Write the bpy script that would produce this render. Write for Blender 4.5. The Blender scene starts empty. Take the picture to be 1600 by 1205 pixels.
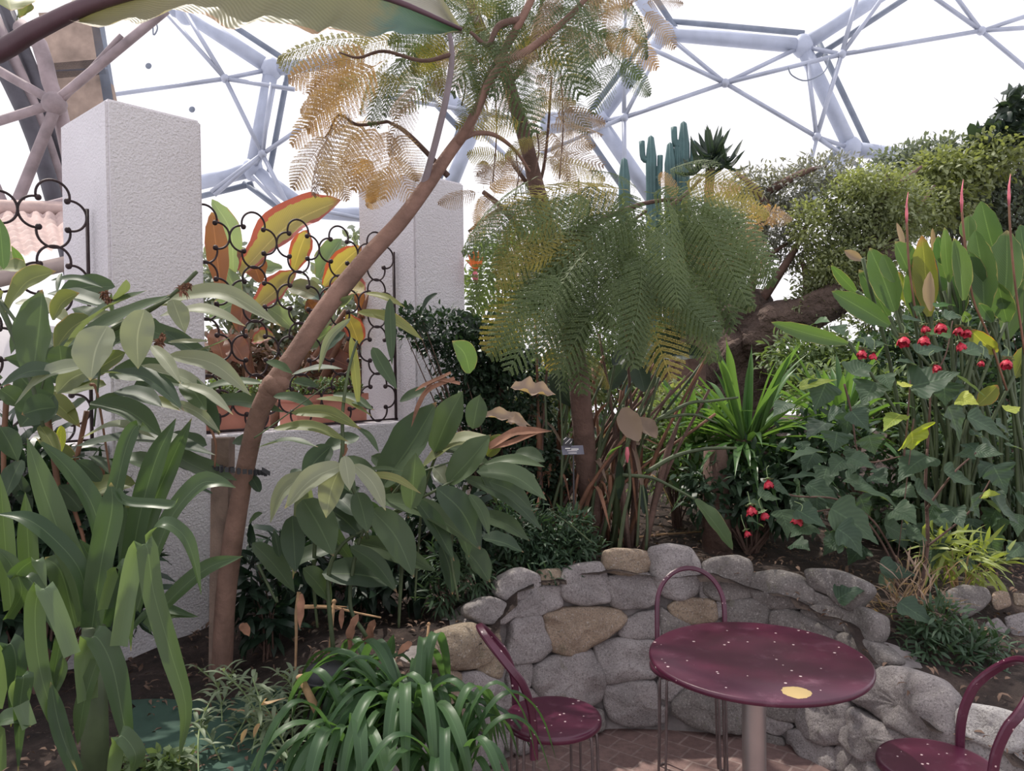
import bpy, bmesh, math, random
import numpy as np
from mathutils import Vector, Matrix, noise
from mathutils.bvhtree import BVHTree

# ------------------------------------------------------------------ camera, light, exposure
SC = bpy.context.scene
COL = SC.collection
F = 1200.0; CX, CY = 800.0, 602.5
CAMZ = 1.55
cam_data = bpy.data.cameras.new('camera'); cam = bpy.data.objects.new('camera', cam_data); COL.objects.link(cam)
CM = Matrix.Translation((0, 0, CAMZ)) @ Matrix.Rotation(math.radians(90 - 1.0), 4, 'X') @ Matrix.Rotation(math.radians(-0.7), 4, 'Z')
cam.matrix_world = CM
cam_data.sensor_width = 36; cam_data.lens = 36 * F / 1600; cam_data.clip_start = 0.05; cam_data.clip_end = 200
SC.camera = cam
SC.view_settings.view_transform = 'Standard'; SC.view_settings.look = 'None'
SC.view_settings.exposure = 0.08; SC.view_settings.gamma = 1
SC.cycles.max_bounces = 7; SC.cycles.diffuse_bounces = 3; SC.cycles.transparent_max_bounces = 12
SC.cycles.transmission_bounces = 4; SC.cycles.glossy_bounces = 2

world = bpy.data.worlds.new('overcast_sky'); SC.world = world; world.use_nodes = True
wn = world.node_tree.nodes; wl = world.node_tree.links
bg = wn['Background']; tc = wn.new('ShaderNodeTexCoord'); sp = wn.new('ShaderNodeSeparateXYZ'); wr = wn.new('ShaderNodeValToRGB')
wl.new(tc.outputs['Generated'], sp.inputs[0]); wl.new(sp.outputs['Z'], wr.inputs[0]); wl.new(wr.outputs[0], bg.inputs['Color'])
wr.color_ramp.elements[0].position = 0.0; wr.color_ramp.elements[0].color = (0.98, 0.95, 1.0, 1)
wr.color_ramp.elements[1].position = 0.8; wr.color_ramp.elements[1].color = (0.92, 0.91, 1.0, 1)
bg.inputs['Strength'].default_value = 1.16

sun_d = bpy.data.lights.new('sun', 'SUN'); sun = bpy.data.objects.new('sun', sun_d); COL.objects.link(sun)
SUN_FROM = Vector((-0.38, 0.40, 0.95)).normalized()
sun.rotation_euler = SUN_FROM.to_track_quat('Z', 'Y').to_euler(); sun.location = (0, 3, 12)
sun_d.energy = 4.2; sun_d.angle = math.radians(1.2); sun_d.color = (1.0, 0.94, 0.84)

RND = random.Random(11)
def at(px, py, d):
    return CM @ Vector(((px - CX) / F * d, -(py - CY) / F * d, -d))
def ray(px, py):
    return (at(px, py, 1.0) - CM.translation).normalized()
def onz(px, py, z):
    r = ray(px, py); t = (z - CAMZ) / r.z
    return CM.translation + r * t
def rnd(a, b): return RND.uniform(a, b)

# ------------------------------------------------------------------ object helpers
def empty(name, loc=(0, 0, 0), label=None, cat=None, group=None, kind=None):
    o = bpy.data.objects.new(name, None); COL.objects.link(o); o.location = loc; o.empty_display_size = .1
    return tag(o, label, cat, group, kind)
def tag(o, label=None, cat=None, group=None, kind=None):
    if label: o['label'] = label
    if cat: o['category'] = cat
    if group: o['group'] = group
    if kind: o['kind'] = kind
    return o
def link_mesh(name, me, mat, parent=None, smooth=True):
    o = bpy.data.objects.new(name, me); COL.objects.link(o)
    if mat is not None and len(me.materials) == 0: me.materials.append(mat)
    if smooth and len(me.polygons): me.polygons.foreach_set('use_smooth', [True] * len(me.polygons))
    if parent is not None:
        o.parent = parent; o.matrix_parent_inverse = Matrix.Translation(-Vector(parent.location))
    return o

class MB:
    """collects shapes and links them as one mesh"""
    def __init__(s): s.v = []; s.f = []; s.uv = []
    def quadgrid(s, rows, uvs=None, closed=False):
        n0 = len(s.v); m = len(rows[0])
        for r in rows: s.v += [tuple(p) for p in r]
        for i in range(len(rows) - 1):
            for j in range(m if closed else m - 1):
                k = (j + 1) % m
                s.f.append((n0 + i * m + j, n0 + i * m + k, n0 + (i + 1) * m + k, n0 + (i + 1) * m + j))
                if uvs: s.uv += [uvs[i][j], uvs[i][k], uvs[i + 1][k], uvs[i + 1][j]]
                else: s.uv += [(0, 0)] * 4
    def tube(s, pts, rad, seg=8, cap=True):
        pts = [Vector(p) for p in pts]
        if not isinstance(rad, (list, tuple)): rad = [rad] * len(pts)
        rows = []; up = None
        for i, p in enumerate(pts):
            t = (pts[min(i + 1, len(pts) - 1)] - pts[max(i - 1, 0)])
            t = t.normalized() if t.length > 1e-9 else Vector((0, 0, 1))
            if up is None: up = t.orthogonal().normalized()
            up = (up - t * up.dot(t));  up = up.normalized() if up.length > 1e-6 else t.orthogonal().normalized()
            b = t.cross(up)
            rows.append([p + (up * math.cos(a) + b * math.sin(a)) * rad[i] for a in [2 * math.pi * j / seg for j in range(seg)]])
        n0 = len(s.v); L = len(pts)
        s.quadgrid(rows, [[(j / seg, i / max(1, L - 1)) for j in range(seg)] for i in range(L)], closed=True)
        if cap:
            s.f.append(tuple(n0 + j for j in reversed(range(seg)))); s.uv += [(0, 0)] * seg
            s.f.append(tuple(n0 + (L - 1) * seg + j for j in range(seg))); s.uv += [(0, 0)] * seg
    def box(s, o, ax, ay, az):
        o = Vector(o); n = len(s.v)
        for k in (0, 1):
            for j in (0, 1):
                for i in (0, 1): s.v.append(tuple(o + ax * i + ay * j + az * k))
        for q in ((0, 2, 3, 1), (4, 5, 7, 6), (0, 1, 5, 4), (2, 6, 7, 3), (0, 4, 6, 2), (1, 3, 7, 5)):
            s.f.append(tuple(n + a for a in q)); s.uv += [(0, 0), (0, 1), (1, 1), (1, 0)]
    def ball(s, c, r, seg=10, sx=1, sy=1, sz=1):
        c = Vector(c); rows = []
        for i in range(7):
            a = math.pi * i / 6
            rr = max(1e-4, math.sin(a))
            rows.append([c + Vector((math.cos(t) * rr * r * sx, math.sin(t) * rr * r * sy, math.cos(a) * r * sz)) for t in [2 * math.pi * j / seg for j in range(seg)]])
        s.quadgrid(rows, None, closed=True)
    def lathe(s, c, prof, seg=40):
        c = Vector(c)
        rows = [[c + Vector((math.cos(t) * r, math.sin(t) * r, z)) for t in [2 * math.pi * j / seg for j in range(seg)]] for r, z in prof]
        s.quadgrid(rows, None, closed=True)
    def leaf(s, pts, w, face, prof='lance', fold=.22, wave=0.0, n=14, fix=True, curl=0.0):
        if prof == 'heart': n = 26
        P = spline(pts, n)
        L = sum((P[i + 1] - P[i]).length for i in range(n))
        rows = []; uvs = []; ph = rnd(0, 6)
        us = (-1, -.55, 0, .55, 1)
        mid = P[n // 2]; T = (P[n // 2 + 1] - P[n // 2 - 1]).normalized()
        side = T.cross(face)
        if side.length < .05: side = T.cross(Vector((.3, -.5, .8)))
        side.normalize()
        if fix:
            view = (mid - CM.translation).normalized()
            w = w / max(.72, side.cross(view).length)
        f = PROF[prof]
        for i in range(n + 1):
            t = i / n
            T = (P[min(i + 1, n)] - P[max(i - 1, 0)]).normalized()
            sd = side - T * side.dot(T)
            sd = sd.normalized() if sd.length > 1e-4 else T.orthogonal().normalized()
            if curl: sd = Matrix.Rotation(curl * (t - .3), 3, T) @ sd
            nn = sd.cross(T)
            if nn.dot(face) < 0: nn = -nn
            h = w / 2 * f(t)
            rows.append([P[i] + sd * (u * h) + nn * (abs(u) * h * fold * 1.6 + wave * h * math.sin(t * 17 + ph + (2 if u > 0 else 0)) * abs(u)) for u in us])
            uvs.append([(.5 + u / 2, t) for u in us])
        s.quadgrid(rows, uvs)
        return L
    def build(s, name, mat, parent=None, smooth=True):
        me = bpy.data.meshes.new(name); me.from_pydata(s.v, [], s.f)
        uv = me.uv_layers.new(name='UVMap'); uv.data.foreach_set('uv', [c for q in s.uv for c in q])
        me.update()
        return link_mesh(name, me, mat, parent, smooth)

def spline(pts, n):
    pts = [Vector(p) for p in pts]
    if len(pts) == 2: return [pts[0].lerp(pts[1], i / n) for i in range(n + 1)]
    q = [pts[0] * 2 - pts[1]] + pts + [pts[-1] * 2 - pts[-2]]
    out = []; m = len(pts) - 1
    for i in range(n + 1):
        x = i / n * m; k = min(int(x), m - 1); t = x - k
        a, b, c, d = q[k], q[k + 1], q[k + 2], q[k + 3]
        out.append(.5 * ((2 * b) + (c - a) * t + (2 * a - 5 * b + 4 * c - d) * t * t + (3 * b - a - 3 * c + d) * t ** 3))
    return out

def lerp_prof(K_):
    def f(t):
        for (a, x), (b, y) in zip(K_, K_[1:]):
            if t <= b: u = (t - a) / (b - a); u = u * u * (3 - 2 * u); return x + (y - x) * u
        return K_[-1][1]
    return f
_maple = lerp_prof([(0, .30), (.06, .80), (.16, 1.0), (.27, .98), (.36, .74), (.46, .76), (.54, .66), (.72, .36), (.88, .14), (1, .01)])
PROF = {
    'lance': lambda t: max(.01, math.sin(math.pi * min(1, t ** .9)) ** (.55 + .45 * t * t)) if t < 1 else .01,
    'strap': lambda t: .8 + .2 * math.sin(t * 3) if t < .6 else max(.02, 1 - ((t - .6) / .4) ** 1.8),
    'heart': lambda t: _maple(t) + (.05 * ((t * 13) % 1) if t < .97 else 0),
    'blade': lerp_prof([(0, .18), (.12, .55), (.35, .95), (.55, 1.0), (.75, .82), (.9, .45), (1, .02)]),
    'spear': lerp_prof([(0, .5), (.3, 1.0), (.6, .85), (1, .02)]),
}

# ------------------------------------------------------------------ materials
def nt(name):
    m = bpy.data.materials.new(name); m.use_nodes = True
    t = m.node_tree; b = t.nodes['Principled BSDF']
    return m, t, t.nodes, t.links, b
def ramp(t, fac, stops):
    r = t.nodes.new('ShaderNodeValToRGB'); e = r.color_ramp.elements
    while len(e) > 1: e.remove(e[-1])
    e[0].position = stops[0][0]; e[0].color = (*stops[0][1], 1) if len(stops[0][1]) == 3 else stops[0][1]
    for p, c in stops[1:]:
        k = e.new(p); k.color = (*c, 1)
    if fac is not None: t.links.new(fac, r.inputs[0])
    return r.outputs[0]
def mixc(t, fac, a, b, mode='MIX'):
    n = t.nodes.new('ShaderNodeMix'); n.data_type = 'RGBA'; n.blend_type = mode
    for i, x in ((0, fac), (6, a), (7, b)):
        if isinstance(x, (int, float)): n.inputs[i].default_value = x
        elif isinstance(x, tuple): n.inputs[i].default_value = (*x, 1)
        else: t.links.new(x, n.inputs[i])
    return n.outputs[2]
def math_(t, op, a, b=None, c=None):
    n = t.nodes.new('ShaderNodeMath'); n.operation = op
    for i, x in enumerate((a, b, c)):
        if x is None: continue
        if isinstance(x, (int, float)): n.inputs[i].default_value = x
        else: t.links.new(x, n.inputs[i])
    return n.outputs[0]
def tex_noise(t, scale, detail=3, vec=None, rough=.55, out='Fac'):
    n = t.nodes.new('ShaderNodeTexNoise'); n.inputs['Scale'].default_value = scale; n.inputs['Detail'].default_value = detail
    n.inputs['Roughness'].default_value = rough
    if vec is not None: t.links.new(vec, n.inputs['Vector'])
    return n.outputs[out]
def bump(t, b, h, strength=.4, dist=.01):
    n = t.nodes.new('ShaderNodeBump'); n.inputs['Strength'].default_value = strength; n.inputs['Distance'].default_value = dist
    t.links.new(h, n.inputs['Height']); t.links.new(n.outputs[0], b.inputs['Normal'])
def objco(t):
    return t.nodes.new('ShaderNodeTexCoord').outputs['Object']
def basic(name, col, rough=.6, var=.25, scale=8, metal=0, bmp=.2, bscale=None, bdist=.005):
    m, t, n, l, b = nt(name); co = objco(t)
    f = tex_noise(t, scale, 4, co)
    dark = tuple(c * (1 - var) for c in col); lite = tuple(min(1, c * (1 + var)) for c in col)
    l.new(ramp(t, f, [(.3, dark), (.7, lite)]), b.inputs['Base Color'])
    b.inputs['Roughness'].default_value = rough; b.inputs['Metallic'].default_value = metal
    if bmp: bump(t, b, tex_noise(t, bscale or scale * 6, 4, co), bmp, bdist)
    return m
def leafmat(name, dark, lite, back=None, tip=None, edge=None, tipstart=.93, trans=.35, rough=.42, veins=26, small=False, spec=.4, hue=.5, edgeat=.585):
    """dark/lite leaf greens, back = underside, tip/edge = withered colours"""
    m, t, n, l, b = nt(name); co = objco(t)
    oi = n.new('ShaderNodeObjectInfo').outputs['Random']
    f = tex_noise(t, 2.2 if not small else 5, 2, co)
    f = math_(t, 'ADD', math_(t, 'MULTIPLY', f, .7), math_(t, 'MULTIPLY', oi, hue))
    col = ramp(t, f, [(.25, dark), (.85, lite)])
    if not small:
        uv = n.new('ShaderNodeUVMap'); sx = n.new('ShaderNodeSeparateXYZ'); l.new(uv.outputs[0], sx.inputs[0])
        au = math_(t, 'ABSOLUTE', math_(t, 'SUBTRACT', sx.outputs[0], .5))
        v = sx.outputs[1]
        rib = math_(t, 'LESS_THAN', au, .022)
        col = mixc(t, math_(t, 'MULTIPLY', rib, .32), col, tuple(min(1, c * 1.9 + .02) for c in lite))
        wv = math_(t, 'SINE', math_(t, 'MULTIPLY', math_(t, 'SUBTRACT', math_(t, 'MULTIPLY', v, 1.0), math_(t, 'MULTIPLY', au, .55)), veins * 6.283))
        col = mixc(t, math_(t, 'MULTIPLY', math_(t, 'ADD', wv, 1), .10), col, tuple(c * .6 for c in dark))
        nz = tex_noise(t, 14, 3, co)
        if edge:
            e = math_(t, 'GREATER_THAN', math_(t, 'ADD', au, math_(t, 'MULTIPLY', nz, .2)), edgeat)
            col = mixc(t, e, col, edge)
        if tip:
            e = n.new('ShaderNodeMapRange'); e.inputs[1].default_value = tipstart; e.inputs[2].default_value = min(1.05, tipstart + .08)
            l.new(math_(t, 'ADD', v, math_(t, 'MULTIPLY', math_(t, 'SUBTRACT', nz, .5), .25)), e.inputs[0])
            col = mixc(t, e.outputs[0], col, tip)
        bump(t, b, wv, .25, .002)
    if back:
        g = n.new('ShaderNodeNewGeometry')
        col = mixc(t, math_(t, 'MULTIPLY', g.outputs['Backfacing'], .8), col, back)
    h0 = n.new('ShaderNodeHueSaturation'); h0.inputs['Saturation'].default_value = .86; l.new(col, h0.inputs['Color']); col = h0.outputs[0]  # desaturated: a greyish veil of light is put into every leaf colour
    l.new(col, b.inputs['Base Color']); b.inputs['Roughness'].default_value = rough
    b.inputs['Specular IOR Level'].default_value = spec
    tr = n.new('ShaderNodeBsdfTranslucent'); l.new(mixc(t, 1.0, col, (1.0, 1.0, .55), 'MULTIPLY'), tr.inputs['Color'])
    hs = n.new('ShaderNodeHueSaturation'); hs.inputs['Value'].default_value = 1.25 if small else 1.7; hs.inputs['Saturation'].default_value = 1.1
    l.new(tr.inputs['Color'].links[0].from_socket, hs.inputs['Color']); l.new(hs.outputs[0], tr.inputs['Color'])
    mx = n.new('ShaderNodeMixShader'); mx.inputs[0].default_value = trans
    l.new(b.outputs[0], mx.inputs[1]); l.new(tr.outputs[0], mx.inputs[2])
    l.new(mx.outputs[0], n['Material Output'].inputs['Surface'])
    return m

M = {}
# stucco
m, t, n, l, b = nt('stucco'); co = objco(t)
base = ramp(t, tex_noise(t, 1.6, 4, co), [(.3, (.69, .65, .68)), (.7, (.78, .75, .78))])
stain = math_(t, 'GREATER_THAN', tex_noise(t, 5, 6, co, .75), .68)
l.new(mixc(t, math_(t, 'MULTIPLY', stain, .18), base, (.40, .38, .36)), b.inputs['Base Color']); b.inputs['Roughness'].default_value = .95
bump(t, b, tex_noise(t, 95, 3, co), 1.0, .010); M['stucco'] = m
# granite
def granite(name, a, c):
    m, t, n, l, b = nt(name); co = objco(t); oi = n.new('ShaderNodeObjectInfo').outputs['Random']
    base = mixc(t, oi, a, c)
    base = mixc(t, ramp(t, tex_noise(t, 7, 5, co), [(.35, (0, 0, 0)), (.7, (.75, .75, .75))]), base, tuple(x * .5 for x in a))
    sp_ = tex_noise(t, 150, 2, co, .7)
    base = mixc(t, ramp(t, sp_, [(.50, (0, 0, 0)), (.66, (.55, .55, .55))]), base, (.07, .06, .06))
    base = mixc(t, ramp(t, tex_noise(t, 110, 2, co, .6), [(.58, (0, 0, 0)), (.7, (.4, .4, .4))]), base, (.62, .58, .55))
    lich = math_(t, 'GREATER_THAN', tex_noise(t, 12, 5, co, .7), .64)
    base = mixc(t, math_(t, 'MULTIPLY', lich, .3), base, (.16, .16, .10))
    l.new(base, b.inputs['Base Color']); b.inputs['Roughness'].default_value = .92
    bump(t, b, tex_noise(t, 30, 8, co, .7), .9, .02); return m
M['granite'] = granite('granite', (.43, .39, .385), (.34, .305, .30))
M['granite_tan'] = granite('granite_tan', (.42, .31, .23), (.36, .29, .21))
M['granite_dark'] = granite('granite_dark', (.29, .26, .245), (.21, .19, .18))
M['granite_pale'] = granite('granite_pale', (.60, .57, .56), (.5, .47, .47))
M['mortar'] = basic('mortar', (.24, .215, .21), .95, .5, 6, bmp=.8, bscale=60, bdist=.01)
# soil
m, t, n, l, b = nt('soil'); co = objco(t)
base = ramp(t, tex_noise(t, 9, 8, co, .7), [(.32, (.030, .021, .019)), (.52, (.075, .050, .042)), (.72, (.15, .105, .085))])
chips = math_(t, 'GREATER_THAN', tex_noise(t, 55, 3, co, .7), .66)
l.new(mixc(t, math_(t, 'MULTIPLY', chips, .6), base, (.26, .19, .15)), b.inputs['Base Color']); b.inputs['Roughness'].default_value = 1
bump(t, b, tex_noise(t, 40, 8, co, .8), 1, .03); M['soil'] = m
# brick paving
m, t, n, l, b = nt('brick_paving'); co = objco(t); mp = n.new('ShaderNodeMapping'); mp.inputs['Rotation'].default_value = (0, 0, math.radians(38))
l.new(co, mp.inputs[0]); br = n.new('ShaderNodeTexBrick'); l.new(mp.outputs[0], br.inputs['Vector'])
br.inputs['Scale'].default_value = 4.6; br.inputs['Mortar Size'].default_value = .022; br.inputs['Brick Width'].default_value = .50; br.inputs['Row Height'].default_value = .46
br.inputs['Color1'].default_value = (.19, .115, .105, 1); br.inputs['Color2'].default_value = (.25, .16, .145, 1); br.inputs['Mortar'].default_value = (.30, .22, .20, 1)
nz = tex_noise(t, 30, 6, co, .7)
l.new(mixc(t, ramp(t, nz, [(.4, (0, 0, 0)), (.7, (.6, .6, .6))]), br.outputs['Color'], (.10, .065, .06)), b.inputs['Base Color']); b.inputs['Roughness'].default_value = .85
bump(t, b, math_(t, 'ADD', math_(t, 'MULTIPLY', br.outputs['Fac'], -1.0), math_(t, 'MULTIPLY', nz, .4)), .8, .008); M['paving'] = m
# steel
M['steel'] = basic('painted_steel', (.43, .47, .58), .45, .12, 3, .1, .05)
M['steel_rod'] = basic('steel_rod', (.40, .43, .52), .45, .12, 3, .2, .0)
M['rail'] = basic('grey_rail', (.22, .25, .31), .6, .2, 3, .2, .0)
M['dark_steel'] = basic('dark_weathered_steel', (.075, .07, .085), .6, .3, 4, .2, .2)
M['rust_steel'] = basic('rust_stained_steel', (.30, .24, .25), .7, .3, 4, .1, .2)
M['board'] = basic('weathered_board', (.36, .27, .22), .8, .5, 2.5, 0, .3)
M['iron'] = basic('wrought_iron', (.035, .020, .022), .55, .4, 12, .3, .3)
M['chrome'] = basic('brushed_steel', (.42, .38, .37), .35, .12, 5, .85, .05)
M['wire'] = basic('dark_leg_steel', (.16, .13, .13), .4, .3, 20, .6, .1)
M['black'] = basic('black_plastic', (.035, .035, .042), .5, .2, 8, 0, .1)
M['bark'] = basic('smooth_brown_bark', (.23, .135, .105), .85, .3, 9, 0, .7, 45, .008)
M['darkbark'] = basic('dark_brown_bark', (.125, .075, .06), .9, .35, 9, 0, .8, 40, .01)
M['oldbark'] = basic('gnarled_grey_bark', (.10, .068, .055), .95, .6, 3, 0, 1, 14, .08)
M['greybark'] = basic('pale_grey_bark', (.26, .22, .24), .9, .2, 9, 0, .3)
M['stake'] = basic('weathered_stake', (.22, .155, .125), .9, .25, 14, 0, .6)
M['terracotta'] = basic('terracotta', (.52, .22, .16), .85, .12, 4, 0, .3)
M['straw'] = basic('dry_straw', (.48, .30, .17), .9, .35, 14, 0, .3)
M['drybrown'] = basic('dry_brown_leaf', (.24, .12, .075), .9, .45, 10, 0, .3)
M['rooftile'] = basic('roof_tile', (.50, .37, .34), .85, .2, 6, 0, .4)
M['cream'] = basic('cream_render', (.78, .74, .74), .9, .08, 3, 0, .2)
M['fascia'] = basic('brown_fascia', (.34, .27, .25), .8, .2, 3, 0, .1)
M['purple'] = basic('dark_purple_rib', (.075, .035, .045), .5, .3, 6, 0, .2)
M['stalk'] = basic('green_stalk', (.065, .09, .04), .6, .4, 6, 0, .1)
M['redstalk'] = basic('reddish_stalk', (.18, .085, .05), .7, .4, 7, 0, .2)
M['cactus'] = basic('blue_green_cactus', (.07, .14, .14), .6, .25, 4, 0, .2)
M['white'] = basic('white_tag', (.75, .75, .73), .6, .05, 3, 0, 0)
M['tag'] = basic('grey_tag', (.13, .13, .17), .5, .1, 3, 0, 0)
M['greenmat'] = basic('green_ground_cloth', (.035, .075, .055), .9, .3, 4, 0, .4)
# maroon paint
def maroon(name, spot=None):
    m, t, n, l, b = nt(name); co = objco(t)
    base = ramp(t, tex_noise(t, 6, 4, co), [(.3, (.055, .007, .024)), (.7, (.085, .013, .036))])
    scuff = ramp(t, tex_noise(t, 11, 6, co, .75), [(.55, (0, 0, 0)), (.75, (.35, .35, .35))])
    base = mixc(t, scuff, base, (.30, .15, .20))
    vo = n.new('ShaderNodeTexVoronoi'); vo.inputs['Scale'].default_value = 30; l.new(co, vo.inputs['Vector'])
    chip = math_(t, 'MULTIPLY', math_(t, 'LESS_THAN', math_(t, 'ADD', vo.outputs['Distance'], math_(t, 'MULTIPLY', tex_noise(t, 15, 2, co), .16)), .19), math_(t, 'GREATER_THAN', tex_noise(t, 7, 3, co), .46))
    base = mixc(t, chip, base, (.62, .48, .47))
    if spot:
        vm = n.new('ShaderNodeVectorMath'); vm.operation = 'DISTANCE'; l.new(co, vm.inputs[0]); vm.inputs[1].default_value = spot
        dd = math_(t, 'ADD', vm.outputs['Value'], math_(t, 'MULTIPLY', tex_noise(t, 40, 3, co), .022))
        base = mixc(t, math_(t, 'LESS_THAN', dd, .047), base, (.46, .33, .13))
    l.new(base, b.inputs['Base Color']); b.inputs['Roughness'].default_value = .33; b.inputs['Specular IOR Level'].default_value = .55
    return m
# leaves
YE = (.55, .42, .10); BR = (.34, .16, .07)
M['ginger'] = leafmat('ginger_leaf', (.030, .062, .035), (.085, .135, .055), (.19, .23, .14), BR, None, .96, .34, .50, 0.001)
M['gingersunlit'] = leafmat('sunlit_pale_ginger_leaf', (.20, .235, .15), (.33, .35, .24), (.36, .38, .28), YE, None, .95, .38, .5, .001)  # sunlight on the leaves put into the colour, along with silvery undersides
M['gingeryellow'] = leafmat('yellowing_ginger_leaf', (.12, .16, .045), (.26, .27, .08), (.24, .26, .12), BR, (.40, .28, .10), .92, .4, .5, .001)
M['strapl'] = leafmat('strap_leaf', (.035, .078, .028), (.09, .145, .055), (.14, .21, .10), YE, None, .97, .38, .38, .001)
M['clivia'] = leafmat('glossy_strap_leaf', (.03, .085, .032), (.075, .16, .055), (.08, .17, .07), None, None, 1, .36, .42, .001)
M['lily'] = leafmat('lily_leaf', (.028, .10, .02), (.10, .23, .045), (.12, .22, .07), None, None, 1, .42, .34, .001)
M['strel'] = leafmat('strelitzia_leaf', (.055, .12, .05), (.12, .20, .07), (.16, .22, .12), (.30, .22, .14), (.28, .27, .12), .95, .42, .42, 30)
M['strely'] = leafmat('yellow_strelitzia_leaf', (.13, .18, .045), (.34, .33, .06), (.4, .35, .08), BR, (.45, .20, .04), .88, .45, .42, 30)
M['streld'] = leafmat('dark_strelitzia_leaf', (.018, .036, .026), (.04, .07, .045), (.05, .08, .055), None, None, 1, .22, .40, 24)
M['abut'] = leafmat('abutilon_leaf', (.035, .075, .045), (.075, .135, .065), (.13, .18, .11), None, None, 1, .36, .55, 9)
M['abutlime'] = leafmat('lime_abutilon_leaf', (.28, .40, .03), (.55, .58, .05), (.45, .5, .06), None, None, 1, .5, .5, 9)
M['banana'] = leafmat('banana_leaf', (.16, .20, .10), (.30, .27, .18), (.32, .28, .25), (.13, .22, .20), (.42, .26, .16), .72, .42, .45, 60)
M['ensete'] = leafmat('red_banana_leaf', (.12, .035, .035), (.28, .11, .055), (.22, .09, .06), BR, (.30, .05, .03), .93, .35, .45, 40)
M['ensetey'] = leafmat('yellow_red_banana_leaf', (.30, .24, .06), (.42, .33, .10), (.36, .22, .1), (.30, .05, .04), (.36, .06, .05), .88, .4, .45, 40, edgeat=.46)
M['ensgreen'] = leafmat('green_banana_leaf', (.10, .19, .09), (.26, .33, .20), (.22, .28, .18), None, (.3, .2, .1), 1, .45, .45, 40)
M['jacg'] = leafmat('green_frond', (.07, .115, .04), (.13, .185, .06), None, trans=.33, rough=.55, small=True)
M['jacy'] = leafmat('yellow_frond', (.22, .22, .04), (.42, .34, .07), None, trans=.36, rough=.55, small=True)
M['jaco'] = leafmat('orange_frond', (.40, .22, .09), (.56, .36, .16), None, trans=.36, rough=.55, small=True)
M['jacb'] = leafmat('faded_frond', (.30, .20, .15), (.42, .30, .23), None, trans=.45, rough=.6, small=True)
M['olive'] = leafmat('olive_foliage', (.10, .135, .07), (.25, .29, .14), None, trans=.35, rough=.5, small=True)  # this and the next two are greyed: distance haze put into the foliage colour
M['olivey'] = leafmat('yellow_green_foliage', (.17, .205, .085), (.30, .34, .15), None, trans=.42, rough=.5, small=True)
M['bluefol'] = leafmat('blue_grey_foliage', (.14, .175, .14), (.25, .29, .22), None, trans=.3, rough=.5, small=True)
M['greyfol'] = leafmat('grey_twiggy_foliage', (.20, .21, .19), (.33, .33, .28), None, trans=.3, rough=.6, small=True)
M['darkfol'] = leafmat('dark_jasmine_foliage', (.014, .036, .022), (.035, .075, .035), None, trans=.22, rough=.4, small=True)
M['herb'] = leafmat('herb_foliage', (.035, .08, .04), (.08, .14, .07), None, trans=.3, rough=.5, small=True)
M['herbgrey'] = leafmat('grey_herb_foliage', (.13, .20, .12), (.26, .32, .19), None, trans=.35, rough=.5, small=True)
M['midfol'] = leafmat('mid_green_foliage', (.10, .17, .07), (.24, .32, .13), None, trans=.4, rough=.5, small=True)
M['bamboo'] = leafmat('bamboo_leaf', (.22, .30, .06), (.42, .48, .13), None, trans=.45, rough=.45, small=True)
M['red'] = basic('red_petal', (.46, .02, .045), .5, .35, 30, 0, .3)
M['orange'] = basic('orange_petal', (.80, .20, .04), .5, .2, 30, 0, .1)
M['pink'] = basic('pink_bud', (.65, .16, .20), .5, .3, 20, 0, .1)
M['sepal'] = basic('green_sepal', (.20, .27, .12), .6, .3, 20, 0, .1)
M['litter'] = leafmat('leaf_litter', (.09, .05, .035), (.22, .125, .08), None, trans=.1, rough=.8, small=True)

# ================================================================== THE GROUND, THE STONE WALL, THE WHITE WALL
D0 = 3.2
U = Vector((math.sin(math.radians(41.5)), math.cos(math.radians(41.5)), 0)); V = Vector((-U.y, U.x, 0)); Z = Vector((0, 0, 1))
C1 = Vector((-.521 * D0, D0, 0))
TOPZ = 1.55 + .362 * D0
PW, PV = .1285 * D0, .165 * D0
S2 = .526 * D0
C2 = C1 + U * S2
LOWZ = 1.27

base_pts = [(640, 1330), (705, 1255), (760, 1205), (850, 1165), (950, 1142), (1100, 1147), (1200, 1157), (1290, 1192), (1370, 1250), (1480, 1330), (1640, 1400)]
top_h = [.46, .50, .58, .70, .73, .71, .675, .62, .50, .42, .38]
BP = [onz(x, y, 0) for x, y in base_pts]
PC = Vector((.62, 2.0, 0))
TP = []
for i, p in enumerate(BP):
    t = (BP[min(i + 1, len(BP) - 1)] - BP[max(i - 1, 0)]).normalized(); nrm = Vector((-t.y, t.x, 0))
    if nrm.dot(p - PC) < 0: nrm = -nrm
    TP.append(p + nrm * .12 + Z * top_h[i])
NW = 80
B_ = spline(BP, NW); T_ = spline(TP, NW)
ctrl = [(p.x, p.y, p.z - .06) for p in T_[::8]] + [(-3, 2.5, .36), (-1.2, 3.05, .35), (-.95, 2.3, .36), (-.6, 3.5, .46), (-.9, 3.9, .46), (-2, 3.2, .36), (.1, 4.3, .66), (1, 5, .74), (2.6, 5, .70), (2.3, 3.1, .40), (2.1, 3.7, .52), (6, 8, 1), (0, 10, 1), (-5, 8, .5), (-2, 6, .5), (-.35, 2.9, .44), (-.5, 2.3, .38)]
ctrl = np.array(ctrl)
def bedz(x, y):
    d = (ctrl[:, 0] - x) ** 2 + (ctrl[:, 1] - y) ** 2 + .002
    w = d ** -1.7
    return float((w * ctrl[:, 2]).sum() / w.sum())
poly = [(p.x, p.y) for p in B_]
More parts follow.
